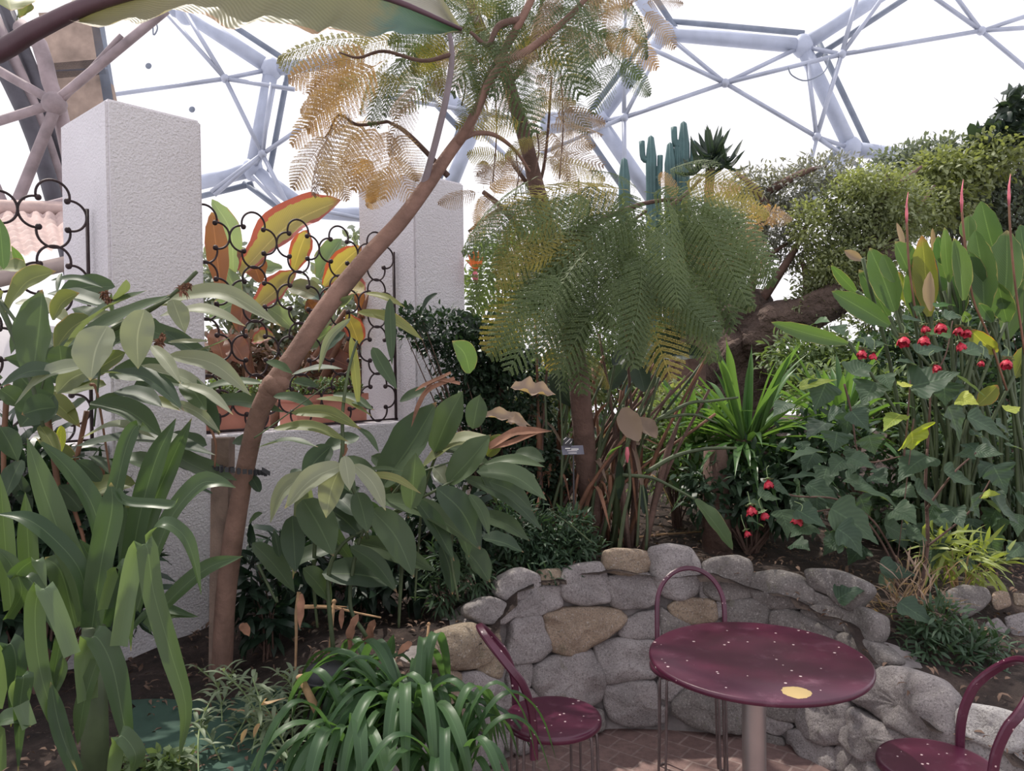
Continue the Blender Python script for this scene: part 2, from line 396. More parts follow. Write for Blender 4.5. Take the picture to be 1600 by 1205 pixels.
# patio polygon: wall base path, closed far behind the camera
poly_in = [(-.45, -2.0), (-.45, poly[0][1])] + poly + [(3.2, poly[-1][1]), (3.2, -2.0)]
def inside(x, y, P=poly_in):
    c = False; j = len(P) - 1
    for i in range(len(P)):
        if (P[i][1] > y) != (P[j][1] > y) and x < (P[j][0] - P[i][0]) * (y - P[i][1]) / (P[j][1] - P[i][1]) + P[i][0]: c = not c
        j = i
    return c
def build_ground():
    # patio floor
    mb = MB(); mb.quadgrid([[Vector((x, y, 0)) for x in (-1.2, 3.4)] for y in (3.6, -2.2)]); mb.f = [tuple(reversed(f)) for f in mb.f]
    tag(mb.build('floor', M['paving'], None, False), kind='structure')
    nx, ny = 170, 170
    xs = [-5 + 12 * (i / nx) for i in range(nx + 1)]; ys = [.3 + 13.7 * (j / ny) ** 1.5 for j in range(ny + 1)]
    v = []; f = []
    mask = [[inside(x + .0, y) for x in xs] for y in ys]
    for j, y in enumerate(ys):
        for i, x in enumerate(xs):
            z = bedz(x, y) + noise.noise(Vector((x * 4, y * 4, 0))) * .03 + noise.noise(Vector((x * 17, y * 17, 3))) * .012
            v.append((x, y, z))
    for j in range(ny):
        for i in range(nx):
            if mask[j][i] + mask[j][i + 1] + mask[j + 1][i] + mask[j + 1][i + 1] < 1:
                a = j * (nx + 1) + i; f.append((a, a + 1, a + nx + 2, a + nx + 1))
    me = bpy.data.meshes.new('garden_soil'); me.from_pydata(v, [], f)
    tag(link_mesh('garden_soil', me, M['soil']), 'dark brown garden soil of the raised beds', 'soil', kind='structure')
build_ground()

def wall_core():
    mb = MB(); k = len(B_) - 1
    rows = []
    for a, b in zip(B_, T_):
        t = Vector((b.x - a.x, b.y - a.y, 0)).normalized()
        o_ = Vector((b.x - a.x, b.y - a.y, 0)).normalized()
        rows.append([a + o_ * .012 - Z * .02, a.lerp(b, .5) + o_ * .012, b + o_ * .012 - Z * .06, b + o_ * .18 - Z * .08, a + o_ * .30])
    mb.quadgrid(rows); return mb
stone_root = empty('stone_wall', BP[4], 'curved grey granite retaining wall behind the maroon table', 'wall')
wall_core().build('mortar_core', M['mortar'], stone_root, False)
# surface the stones sit on
sv = []; sf = []
for a, b in zip(B_, T_):
    sv += [a - (b - a) * .25, b + (b - a) * .35]
for i in range(NW): sf.append((2 * i, 2 * i + 2, 2 * i + 3, 2 * i + 1))
BVH = BVHTree.FromPolygons(sv, sf)
def surf(px, py):
    o = CM.translation; r = ray(px, py)
    loc, nor, idx, dist = BVH.ray_cast(o, r)
    if loc is None: return None
    if nor.dot(r) > 0: nor = -nor
    return loc, nor
def chaikin(P, k=2):
    for k_ in range(k):
        Q = []
        for i in range(len(P)):
            a, b = P[i], P[(i + 1) % len(P)]
            Q += [a.lerp(b, .14), a.lerp(b, .5), a.lerp(b, .86)] if k_ == 0 else [a.lerp(b, .25), a.lerp(b, .75)]
        P = Q
    return P
def pillow(ring, nor, th, seed, deep=.06):
    """a rounded, rough stone whose outline is `ring`, standing `th` proud of the wall"""
    c = sum(ring, Vector()) / len(ring)
    # resample to keep edges even
    mb = MB(); rows = []
    prof = [(.86, -deep), (.96, -deep * .5), (1.0, 0), (1.0, th * .35), (.975, th * .62), (.92, th * .8), (.83, th * .92), (.68, th * .98), (.5, th), (.33, th), (.16, th), (.01, th)]
    size = sum((p - c).length for p in ring) / len(ring)
    for k, (s, h) in enumerate(prof):
        row = []
        for p in ring:
            q = c + (p - c) * s + nor * h
            w = Vector(q) * 9 + Vector((seed * 3.1, 0, 0))
            d = noise.fractal(w, 1.0, 2.0, 4) * size * .2 * (1 if h > 0 else .3) * min(1, s * 2 + .4)
            row.append(q + nor * d)
        rows.append(row)
    mb.quadgrid(rows, None, closed=True); return mb
def K7(l): return [(700 + x / 3.5444, 865 + y / 3.5444) for x, y in l]
def K8(l): return [(1150 + x / 3.5444, 865 + y / 3.5444) for x, y in l]
def K6(l): return [(350 + x / 3.5444, 865 + y / 3.5444) for x, y in l]
g, tn, dk, pl = 'granite', 'granite_tan', 'granite_dark', 'granite_pale'
STONES = [
 (K7([(350, 265), (270, 230), (290, 140), (390, 85), (480, 120), (490, 180), (420, 230)]), g),
 (K7([(372, 272), (480, 190), (600, 178), (622, 240), (610, 290), (500, 330), (375, 362), (352, 320)]), g),
 (K7([(515, 95), (620, 90), (632, 150), (605, 170), (510, 172)]), tn),
 (K7([(638, 90), (720, 65), (840, 50), (870, 140), (888, 220), (878, 262), (740, 280), (640, 250), (612, 180)]), g),
 (K7([(870, -10), (930, -22), (1050, -15), (1112, 0), (1112, 70), (1085, 102), (980, 112), (885, 100), (858, 50)]), tn),
 (K7([(875, 128), (990, 125), (1110, 108), (1150, 180), (1162, 262), (1080, 292), (960, 298), (905, 280), (880, 185)]), g),
 ([(1013, 858), (1045, 852), (1078, 858), (1091, 880), (1092, 905), (1088, 925), (1062, 936), (1038, 930), (1020, 905)], g),
 ([(1098, 882), (1115, 874), (1150, 870), (1172, 878), (1175, 932), (1150, 937), (1120, 935), (1100, 925)], dk),
 (K8([(92, 115), (230, 100), (340, 125), (430, 190), (432, 270), (390, 300), (210, 305), (140, 275), (95, 225)]), dk),
 (K8([(400, 90), (560, 100), (720, 165), (742, 215), (650, 312), (600, 290), (560, 230), (440, 198)]), dk),
 (K8([(436, 212), (550, 255), (592, 300), (470, 285), (436, 260)]), dk),
 (K8([(370, 318), (440, 292), (560, 287), (616, 320), (618, 400), (590, 432), (480, 392)]), dk),
 (K8([(622, 320), (680, 300), (790, 350), (792, 440), (762, 492), (640, 440), (618, 400)]), dk),
 (K8([(-40, 262), (110, 250), (180, 290), (202, 335), (200, 420), (-40, 420), (-60, 330)]), dk),
 (K8([(212, 325), (300, 308), (420, 360), (560, 430), (570, 500), (400, 500), (210, 440)]), dk),
 (K8([(575, 455), (640, 448), (800, 510), (900, 600), (820, 645), (740, 690), (680, 620), (590, 530)]), dk),
 (K8([(630, 790), (740, 690), (870, 637), (960, 650), (1130, 700), (1212, 790), (1240, 1000), (1200, 1080), (1120, 1080), (960, 985), (840, 935), (740, 855)]), g),
 (K8([(1245, 960), (1250, 880), (1300, 840), (1450, 870), (1560, 900), (1612, 960), (1595, 1070), (1490, 1100), (1300, 1015)]), pl),  # white-lit look of this and the next two stones is put into their colour
 (K8([(1285, 1050), (1340, 1042), (1462, 1110), (1445, 1215), (1285, 1190)]), pl),
 (K8([(1475, 1125), (1610, 1085), (1650, 1210), (1560, 1260), (1455, 1220)]), pl),
 (K8([(362, 800), (590, 795), (650, 850), (642, 920), (605, 1042), (500, 1050), (400, 1012), (355, 945)]), g),
 (K8([(135, 800), (350, 800), (362, 850), (340, 932), (230, 905), (145, 862)]), dk),
 (K8([(128, 868), (220, 905), (322, 952), (230, 997), (135, 962)]), g),
 (K8([(610, 1025), (625, 940), (680, 855), (780, 930), (980, 1000), (1060, 1080), (830, 1090), (740, 1150), (655, 1095)]), g),
 (K8([(300, 985), (360, 975), (480, 1050), (555, 1082), (562, 1190), (480, 1200), (390, 1112), (312, 1050)]), g),
 (K8([(562, 1090), (600, 1060), (660, 1112), (612, 1200), (572, 1200)]), g),
 (K8([(128, 985), (250, 1020), (262, 1062), (150, 1045)]), dk),
 (K8([(622, 1200), (680, 1120), (742, 1150), (790, 1240), (640, 1250)]), g),
 (K8([(-120, 735), (0, 760), (120, 800), (130, 960), (10, 985), (-80, 960)]), dk),
 (K7([(110, 295), (220, 245), (340, 290), (358, 340), (290, 385), (180, 382), (112, 345)]), g),
 (K6([(1128, 520), (1195, 432), (1330, 392), (1460, 420), (1505, 520), (1470, 570), (1340, 632), (1200, 640), (1130, 605)]), tn),
 (K7([(342, 372), (490, 338), (520, 430), (555, 530), (480, 582), (340, 615), (320, 560), (345, 450)]), g),
 (K7([(515, 332), (650, 305), (800, 300), (930, 305), (972, 350), (940, 400), (800, 492), (740, 532), (640, 550), (570, 532), (550, 440)]), tn),
 (K7([(945, 440), (990, 370), (1060, 332), (1150, 318), (1170, 460), (1000, 467)]), g),
 (K7([(1222, 292), (1300, 250), (1470, 255), (1482, 370), (1350, 382), (1250, 345)]), tn),
 (K7([(1180, 300), (1215, 325), (1240, 352), (1350, 392), (1300, 470), (1180, 465)]), dk),
 (K7([(808, 495), (950, 472), (1140, 480), (1162, 560), (1142, 680), (1000, 692), (860, 712), (832, 610)]), g),
 (K7([(1165, 480), (1300, 480), (1420, 520), (1420, 640), (1300, 660), (1160, 690)]), dk),
 (K7([(1430, 520), (1600, 520), (1650, 600), (1600, 740), (1480, 725), (1430, 650)]), dk),
 (K7([(470, 615), (560, 575), (740, 535), (790, 540), (832, 630), (852, 740), (832, 810), (760, 845), (600, 805), (510, 795), (462, 720)]), g),
 (K7([(350, 622), (440, 602), (465, 680), (440, 732), (350, 775), (330, 700)]), g),
 (K7([(130, 625), (250, 545), (292, 600), (272, 690), (170, 652)]), tn),
 (K7([(45, 665), (150, 660), (270, 712), (292, 760), (282, 940), (190, 1002), (150, 962), (100, 855), (42, 740)]), g),
 (K7([(-70, 650), (30, 665), (40, 740), (100, 860), (40, 900), (-60, 800)]), tn),
 (K7([(300, 780), (430, 742), (500, 805), (520, 860), (420, 880), (300, 860)]), g),
 (K7([(520, 860), (560, 815), (760, 852), (840, 860), (860, 960), (700, 1010), (540, 960)]), dk),
 (K7([(872, 725), (970, 705), (1140, 702), (1150, 830), (1202, 850), (1200, 930), (1030, 952), (910, 922), (872, 835)]), g),
 (K7([(1170, 700), (1270, 662), (1302, 740), (1240, 812), (1162, 790)]), g),
 (K7([(1250, 815), (1330, 745), (1480, 732), (1600, 752), (1600, 960), (1500, 982), (1370, 952), (1250, 885)]), dk),
 (K7([(180, 1015), (280, 955), (292, 1060), (272, 1165), (200, 1155)]), g),
 (K7([(60, 1010), (170, 1010), (195, 1160), (120, 1230), (50, 1150)]), g),
 (K7([(300, 880), (420, 890), (500, 960), (500, 1060), (400, 1110), (300, 1060)]), g),
 (K7([(1395, 145), (1440, 190), (1485, 240), (1400, 250)]), g),
 (K7([(1488, 262), (1540, 268), (1522, 330), (1490, 352)]), g),
 (K8([(690, 700), (740, 700), (620, 790), (560, 790), (560, 700), (620, 640)]), dk),
 (K8([(200, 450), (560, 510), (620, 620), (560, 740), (300, 760), (180, 640)]), dk),
]
for i, (P, mk) in enumerate(STONES):
    hits = [surf(x, y) for x, y in P]
    if any(h is None for h in hits): continue
    ring = [h[0] for h in hits]; nor = sum((h[1] for h in hits), Vector()).normalized()
    c = sum(ring, Vector()) / len(ring)
    ring = [c + (p - c) * (1 + .012 / (p - c).length) for p in ring]
    ring = chaikin(ring, 2)
    size = sum((p - c).length for p in ring) / len(ring)
    th = min(.06, size * .36)
    pillow(ring, nor, th, i).build('stone', M[mk], stone_root)

# boulders of the upper terrace, right
BOULD = [
 (K8([(1160, 210), (1250, 170), (1390, 190), (1420, 250), (1370, 310), (1280, 360), (1190, 350), (1150, 290)]), dk, 'broad brown-grey boulder on the upper terrace, left of the small ones'),
 (K8([(1420, 215), (1465, 205), (1510, 215), (1530, 290), (1440, 322), (1412, 270)]), tn, 'small tan boulder on the upper terrace beside the broad brown-grey one'),
 (K8([(1532, 215), (1610, 225), (1630, 300), (1540, 290)]), tn, 'small tan boulder at the right edge of the upper terrace'),
 (K8([(1378, 385), (1450, 350), (1522, 430), (1500, 532), (1420, 522), (1368, 445)]), g, 'tall grey boulder behind the fine leaved herb bush'),
 (K8([(1482, 352), (1600, 322), (1660, 390), (1630, 460), (1540, 475), (1495, 405)]), g, 'flat grey boulder right of the tall grey one on the upper terrace'),
 (K8([(1372, 540), (1440, 520), (1502, 562), (1465, 605), (1382, 580)]), pl, 'little pale boulder under the tall grey boulder'),
 (K8([(1520, 480), (1620, 480), (1640, 600), (1560, 620), (1510, 560)]), dk, 'dark boulder in shade at the right edge below the terrace'),
]
for i, (P, mk, lab) in enumerate(BOULD):
    d = 3.25 - .0 * i
    pts = chaikin([at(x, y, 3.35 - (y - 920) / 1205 * 1.1) for x, y in P], 2)
    c = sum(pts, Vector()) / len(pts)
    nor = (CM.translation - c); nor.z = 0; nor.normalize(); nor = (nor + Z * .35).normalized()
    size = sum((p - c).length for p in pts) / len(pts)
    o = pillow(pts, nor, size * .55, 40 + i, deep=size * .8).build('boulder', M[mk])
    tag(o, lab, 'boulder', 'boulders of the upper right terrace')

# ---- white pillars and low walls (structure)
def prism(o, w, v, z0, z1, name, bev=.012):
    bm = bmesh.new(); vs = []
    for z in (z0, z1):
        for a, b in ((0, 0), (w, 0), (w, v), (0, v)): vs.append(bm.verts.new(o + U * a + V * b + Z * z))
    for q in ((3, 2, 1, 0), (4, 5, 6, 7), (0, 1, 5, 4), (1, 2, 6, 5), (2, 3, 7, 6), (3, 0, 4, 7)): bm.faces.new([vs[k] for k in q])
    bmesh.ops.bevel(bm, geom=[e for e in bm.edges if abs((e.verts[0].co - e.verts[1].co).z) > .2 or max(e.verts[0].co.z, e.verts[1].co.z) > z1 - .01], offset=bev, segments=2, affect='EDGES')
    bmesh.ops.recalc_face_normals(bm, faces=bm.faces)
    me = bpy.data.meshes.new(name); bm.to_mesh(me); bm.free()
    return link_mesh(name, me, M['stucco'], None, False)
tag(prism(C1, PW, PV, .2, TOPZ, 'pillar'), 'white roughcast pillar standing nearest, left of the leaning trunk', 'pillar', kind='structure')
tag(prism(C2, PW + .0, PV, .3, TOPZ + .01, 'pillar'), 'white roughcast pillar further back behind the leaning trunk', 'pillar', kind='structure')
tag(prism(C1 + U * PW + V * .04, S2 - PW, .34, .2, LOWZ, 'low_wall', .006), 'white rendered low wall between the two pillars', 'wall', kind='structure')
tag(prism(C1 - U * 2.2 + V * .04, 2.2, .34, .2, LOWZ, 'low_wall', .006), 'white rendered low wall left of the nearer pillar', 'wall', kind='structure')

# ---- wrought iron grilles: rows of four-lobed scroll rings
def scroll_unit(c, rw, rz):
    """four C-shaped arcs meeting at ball ends"""
    mb = MB(); R = .064
    for k in range(4):
        a0 = k * math.pi / 2; ext = 100
        cc = c + U * (math.cos(a0) * (rw - R)) + Z * (math.sin(a0) * (rz - R))
        pts = []
        for i in range(19):
            a = a0 - math.radians(ext) + math.radians(2 * ext) * i / 18
            pts.append(cc + U * (math.cos(a) * R) + Z * (math.sin(a) * R))
        mb.tube(pts, .0054, 6)
    for sx in (-1, 1):
        for sz in (-1, 1):
            mb.ball(c + U * (sx * .0545) + Z * (sz * .0600), .0135, 8)
    return mb
def grille(xend, ncol, label, name='iron_grille', nrow=4, zt=2.365):
    o0 = C1 + V * .166; root = empty(name, o0 + U * xend + Z * (LOWZ + .005), label, 'grille', 'wrought iron scroll grilles')
    cw = .258; ch = .2715
    for i in range(ncol):
        for j in range(nrow):
            c = o0 + U * (xend - .012 - cw * (i + .5)) + Z * (zt - ch * (j + .5))
            scroll_unit(c, cw / 2, ch / 2 + .004).build('scroll', M['iron'], root)
    mb = MB(); p = o0 + U * (xend - .01)
    mb.box(p + Z * (LOWZ + .004) - U * .006 - V * .006, U * .012, V * .012, Z * (zt - .10 - LOWZ)); mb.build('end_bar', M['iron'], root)
    mb = MB(); mb.box(o0 + U * (xend - ncol * cw) + Z * (LOWZ + .006) - V * .006, U * (ncol * cw), V * .012, Z * .010); mb.build('bottom_bar', M['iron'], root)
    return root
grille(-.012, 5, 'dark wrought iron scroll grille left of the nearer white pillar')
grille(S2 - .012, 5, 'dark wrought iron scroll grille between the two white pillars')

# ---- tiled building at far left, pale wall behind the grille
bl = empty('garden_building', at(-60, 600, 7), 'small building with pink tiled roof behind the left grille', 'building')
e0, e1 = at(-260, 475, 5.2), at(200, 375, 7.6); r0, r1 = at(-300, 330, 6.2), at(200, 338, 8.6)
mb = MB(); n = 9
rows = []
for i in range(n * 4 + 1):
    s = i / (n * 4)
    row = []
    for j in range(90):
        u_ = j / 89; p = e0.lerp(e1, u_).lerp(r0.lerp(r1, u_), s)
        row.append(p + Z * (abs(math.sin(j * math.pi / 4.2)) * .045 + (1 - (i % 4) / 4) * .035))
    rows.append(row)
mb.quadgrid(rows); mb.build('tiled_roof', M['rooftile'], bl)
mb = MB(); mb.tube([r0 + Z * .05, r1 + Z * .05], .09, 8); mb.build('ridge', M['rooftile'], bl)
dz = Z * -.16; back = (r0 - e0); back.z = 0; back.normalize()
mb = MB(); mb.box(e0 + dz + back * .02, (e1 - e0), back * .04, Z * .14); mb.build('fascia', M['fascia'], bl)
mb = MB(); w0 = e0 + back * .15; w0.z = 0; w1 = e1 + back * .15; w1.z = 0
mb.box(w0, w1 - w0, back * .1, Z * (min(e0.z, e1.z) - .05)); mb.build('wall', M['cream'], bl)
# ================================================================== THE DOME
def steel_dome():
    root = empty('ceiling', at(900, 200, 13), kind='structure')
    D = 13.0
    def tb(p, q, r, mat='steel', name='steel_tube', dd=0, dq=None):
        a = at(p[0], p[1], D + dd); b = at(q[0], q[1], D + (dq if dq is not None else dd))
        mb = MB(); mb.tube([a, b], r, 12); mb.build(name, M[mat], root)
    A = (424, 108); B = (395, 265); Dn = (935, 188); E = (1038, 52); Fn = (1254, 72); G = (1330, 232); Cn = (742, 196)
    H = (290, 20)
    for p, q in ((A, H), (A, B), (A, (545, 92)), (B, (300, 288)), (B, (482, 330)), ((482, 330), (600, 338)), (Cn, (672, 122)), (Cn, (700, 300)), (Dn, (845, 182)), (Dn, (845, 200)), (Dn, E), (Dn, (1020, 312)), (E, (990, -20)), (E, Fn), (Fn, (1410, -30)), (Fn, G), (G, (1420, 245)), (G, (1250, 330)), ((H[0] - 5, H[1]), (150, -40))):
        tb(p, q, .122)
    for nd in (A, B, Dn, E, Fn, G, Cn, (482, 330), H):
        c = at(nd[0], nd[1], D); mb = MB(); mb.ball(c, .175, 16, 1, 1, 1.15); mb.build('node', M['steel'], root)
    # outer rails running beside the main tubes
    for p, q, ox, oy in ((A, H, 16, -18), (A, B, 26, 4), (B, (300, 288), 0, 22), (B, (482, 330), -14, 20), (Dn, (1020, 312), -26, 12), (E, Fn, 2, -20), (Fn, (1410, -30), 16, 20), (Fn, G, 26, -4), (G, (1420, 245), 10, 4), (G, (1250, 330), -6, -18), (Dn, E, -14, -12), (Cn, (672, 122), -16, 14), (Cn, (700, 300), -20, -4), (E, (990, -20), 20, -4)):
        tb((p[0] + ox, p[1] + oy), (q[0] + ox, q[1] + oy), .05, 'rail', 'rail', .25)
    h1 = (1133, 130); h2 = (975, 184); h3 = (1315, 85); h4 = (1533, 48); h5 = (1276, 214); h6 = (352, 123); h7 = (410, 241)
    rods = [(h1, E), (h1, (1005, 70)), (h1, Fn), (h1, h3), (h1, h2), (h1, h5), (h2, (1022, 92)), (h2, (976, -20)), (h2, (976, 290)), (h2, Dn), (h2, (845, 240)), (h3, (1346, -30)), (h3, (1398, -30)), (h3, h4), (h3, h5), (h3, Fn), (h4, (1430, -25)), (h4, (1475, -30)), (h4, (1625, 18)), (h4, (1625, 42)), (h4, (1625, 125)), (h5, (1262, 100)), (h5, G), (h5, (1262, 270)), (h5, (1345, 262)), (h6, (258, 18)), (h6, H), (h6, A), (h6, (460, 140)), (h6, (175, 148)), (h6, h7), (h7, (424, 130)), (h7, B), (h7, (470, 200)), (h7, (335, 305)), (h7, (470, 360)), (h7, (330, 300)), ((395, 275), (460, 345)), ((800, 185), (600, 150)), ((745, 200), (850, 300)), ((722, 60), (760, 190)), ((580, 345), (455, 320))]
    for p, q in rods: tb(p, q, .036, 'steel_rod', 'rod', -.35, -.35 if q not in (A, B, Dn, E, Fn, G) else 0)
    for h in (h1, h2, h3, h4, h5, h6, h7):
        mb = MB(); mb.ball(at(h[0], h[1], D - .35), .075, 10); mb.build('rod_joint', M['steel_rod'], root)
    # cable hanging in a loop under the right joint
    mb = MB(); mb.tube(spline([at(1231, 105, 12.5), at(1238, 118, 12.5), at(1260, 126, 12.5), at(1288, 112, 12.5), at(1296, 90, 12.5)], 16), .012, 5); mb.build('cable', M['rail'], root)
    mb = MB(); mb.tube(spline([at(243, 33, 12.3), at(246, 45, 12.3), at(240, 55, 12.3), at(239, 40, 12.3)], 10), .012, 5); mb.build('cable', M['rail'], root)
    # transparent cushions of the dome
    m, t, n, l, b = nt('dome_film')
    tr = n.new('ShaderNodeBsdfTransparent'); tl = n.new('ShaderNodeBsdfTranslucent'); mx = n.new('ShaderNodeMixShader'); mx.inputs[0].default_value = .08
    l.new(tr.outputs[0], mx.inputs[1]); l.new(tl.outputs[0], mx.inputs[2]); l.new(mx.outputs[0], n['Material Output'].inputs[0])
    mb = MB(); rows = []
    for i in range(19):
        el = math.radians(-4 + 82 * i / 18)
        rows.append([Vector((math.sin(a) * math.cos(el) * 17.5, math.cos(a) * math.cos(el) * 17.5, 1.0 + math.sin(el) * 14.5)) for a in [math.radians(-75 + 150 * j / 36) for j in range(37)]])
    mb.quadgrid(rows); mb.build('film', m, root)
    # dirt spots stuck on the cushions
    for x, y in ((232, 103), (300, 171)):
        mb = MB(); mb.ball(at(x, y, 13.2), .055, 10, 1, .3, 1); mb.build('dirt_spot', M['rail'], root)
    # dark rib at the far left, its struts and weathered boards
    rib = empty('support_arch', at(60, 300, 10), 'dark weathered steel arch with boards at the far left', 'arch', kind='structure')
    def rb(pts, r, mat, name):
        mb = MB(); mb.tube(spline([at(x, y, d) for x, y, d in pts], 10), r, 10); mb.build(name, M[mat], rib)
    rb([(-30, 40, 9.2), (45, 190, 9.2), (95, 350, 9.2), (120, 460, 9.2)], .10, 'dark_steel', 'beam')
    rb([(-12, 20, 9.4), (62, 190, 9.4), (112, 350, 9.4), (135, 460, 9.4)], .075, 'rust_steel', 'beam')
    rb([(8, 10, 9.6), (80, 190, 9.6), (128, 350, 9.6), (150, 460, 9.6)], .09, 'dark_steel', 'beam')
    rb([(30, 40, 8.6), (62, 70, 8.6), (78, 130, 8.6), (92, 170, 8.6), (112, 260, 8.6), (128, 340, 8.6)], .085, 'rust_steel', 'tube')
    for p, q, r in (((85, 162), (-20, 195), .05), ((85, 160), (-20, 100), .05), ((88, 165), (15, 345), .06), ((85, 160), (260, 15), .05), ((95, 160), (190, 55), .03), ((15, 340), (-20, 260), .05), ((20, 335), (110, 312), .045)):
        rb([(p[0], p[1], 8.4), ((p[0] + q[0]) / 2, (p[1] + q[1]) / 2, 8.4), (q[0], q[1], 8.4)], r, 'rust_steel', 'strut')
    mb = MB(); mb.ball(at(85, 162, 8.4), .13, 12); mb.build('joint', M['rust_steel'], rib)
    def board(P, mat):
        c = [at(x, y, 9.9) for x, y in P]; mb = MB(); mb.box(c[0], c[1] - c[0], c[3] - c[0], Vector((0, .08, 0))); mb.build('board', M[mat], rib, False)
    board([(60, 20), (150, 15), (160, 100), (78, 110)], 'board')
    board([(78, 112), (168, 108), (178, 160), (95, 190)], 'board')
    board([(80, 190), (108, 185), (150, 420), (125, 430)], 'board')
    board([(66, 100), (160, 92), (160, 116), (72, 124)], 'dark_steel')
    board([(143, 40), (158, 36), (184, 180), (166, 186)], 'rail')
steel_dome()

# ================================================================== PLANT TOOLS
def K(ox, oy): return lambda x, y: (ox + x / 3.5444, oy + y / 3.5444)
def facing(p, up=.75, tocam=.55, j=.35):
    v = (CM.translation - p).normalized()
    return (v * tocam + Z * up + Vector((rnd(-j, j), rnd(-j, j), rnd(-j * .5, j * .5)))).normalized()
def leaves_px(parent, kf, data, d, mat, prof='lance', dj=.25, fold=.2, wave=.05, name='leaf', up=.6, tocam=.6, bulge=.10, tipd=0):
    """each row: base x, base y, tip x, tip y, width (crop px) [, material, bend, depth]"""
    for row in data:
        bx, by, tx, ty, w = row[:5]
        mt = row[5] if len(row) > 5 and row[5] else mat
        bend = row[6] if len(row) > 6 else rnd(-.08, .08)
        dd = (row[7] if len(row) > 7 else d) + rnd(-dj, dj)
        a = kf(bx, by); b = kf(tx, ty)
        dt = dd + tipd + rnd(-.10, .04)
        mx, my = (a[0] + b[0]) / 2 - (b[1] - a[1]) * bend, (a[1] + b[1]) / 2 + (b[0] - a[0]) * bend
        P0, P2 = at(a[0], a[1], dd), at(b[0], b[1], dt)
        P1 = at(mx, my, (dd + dt) / 2); P1 += Z * (P2 - P0).length * bulge * .5
        mb = MB(); mb.leaf([P0, P1, P2], w / 3.5444 / F * dd, facing(P1, up, tocam), prof, fold, wave)
        mb.build(name, M[mt], parent)
def stems_px(parent, kf, data, d, mat, r=.008, name='stem'):
    for row in data:
        pts = row[0]; rr = row[1] if len(row) > 1 else r; dd = row[2] if len(row) > 2 else d
        P = [at(*kf(x, y), dd) for x, y in pts]
        mb = MB(); n = 6 * (len(P) - 1); S = spline(P, n); mb.tube(S, [rr * (1 - .45 * i / n) for i in range(n + 1)], 7); mb.build(name, M[mat], parent)
def ground(px, py, guess=None):
    """first point of the garden soil under a pixel"""
    r = ray(px, py); o = CM.translation; t = .8
    while t < 16:
        p = o + r * t
        if p.z < bedz(p.x, p.y): return Vector((p.x, p.y, bedz(p.x, p.y)))
        t += .03
    return o + r * 12
def gz(p): return Vector((p.x, p.y, bedz(p.x, p.y)))

def scatter(name, P, D, N, L, W, mat, parent=None, lift=.12):
    """many small leaves, one diamond-shaped folded blade each, in one foliage mesh"""
    P = np.asarray(P, float); D = np.asarray(D, float); N = np.asarray(N, float); n = len(P)
    D = D / (np.linalg.norm(D, axis=1, keepdims=True) + 1e-9)
    S = np.cross(D, N); S /= (np.linalg.norm(S, axis=1, keepdims=True) + 1e-9); UP = np.cross(S, D)
    L = np.broadcast_to(np.asarray(L, float).reshape(-1, 1), (n, 1)); W = np.broadcast_to(np.asarray(W, float).reshape(-1, 1), (n, 1))
    v = np.empty((n, 6, 3))
    v[:, 0] = P; v[:, 1] = P + D * L * .32 + S * W * .46 + UP * L * lift; v[:, 2] = P + D * L * .32 - S * W * .46 + UP * L * lift
    v[:, 3] = P + D * L * .70 + S * W * .38 + UP * L * lift * .9; v[:, 4] = P + D * L * .70 - S * W * .38 + UP * L * lift * .9; v[:, 5] = P + D * L
    base = (np.arange(n) * 6)[:, None]
    tri1 = base + np.array([0, 1, 2]); q = base + np.array([1, 3, 4, 2]); tri2 = base + np.array([3, 5, 4])
    loops = np.concatenate([tri1, q, tri2], axis=1).ravel()
    starts = (np.arange(n)[:, None] * 10 + np.array([0, 3, 7])).ravel()
    me = bpy.data.meshes.new(name); me.vertices.add(n * 6); me.vertices.foreach_set('co', v.reshape(-1))
    me.loops.add(len(loops)); me.loops.foreach_set('vertex_index', loops.astype(np.int32))
    me.polygons.add(n * 3); me.polygons.foreach_set('loop_start', starts.astype(np.int32))
    me.update(calc_edges=True); me.validate()
    return link_mesh(name, me, mat, parent, False)
NR = np.random.default_rng(5)
def blob_leaves(parent, blobs, n, L, mat, wr=.45, shell=.35, down=.25, name='foliage', hang=0):
    """leaves spread over a set of crown lobes (centre, radii)"""
    vols = np.array([b[1][0] * b[1][1] * b[1][2] for b in blobs]) ** .67; cnt = (vols / vols.sum() * n).astype(int)
    P = []; D = []; N = []
    for (c, r), k in zip(blobs, cnt):
        u = NR.normal(size=(k, 3)); u /= np.linalg.norm(u, axis=1, keepdims=True)
        rad = 1 - NR.random((k, 1)) ** 1.5 * (1 - shell)
        # lumpy crown: cluster leaves round twigs
        P.append(np.array(c) + u * rad * np.array(r) * (1 + .18 * np.sin(u[:, :1] * 9 + u[:, 1:2] * 7 + u[:, 2:] * 11)))
        D.append(u + NR.normal(size=(k, 3)) * .8 - np.array([0, 0, down + hang])); N.append(u * .4 + NR.normal(size=(k, 3)) * .5 + np.array([0, 0, .9]))
    P = np.concatenate(P); D = np.concatenate(D); N = np.concatenate(N)
    return scatter(name, P, D, N, L * NR.uniform(.6, 1.25, len(P)), L * wr * NR.uniform(.7, 1.2, len(P)), M[mat], parent)
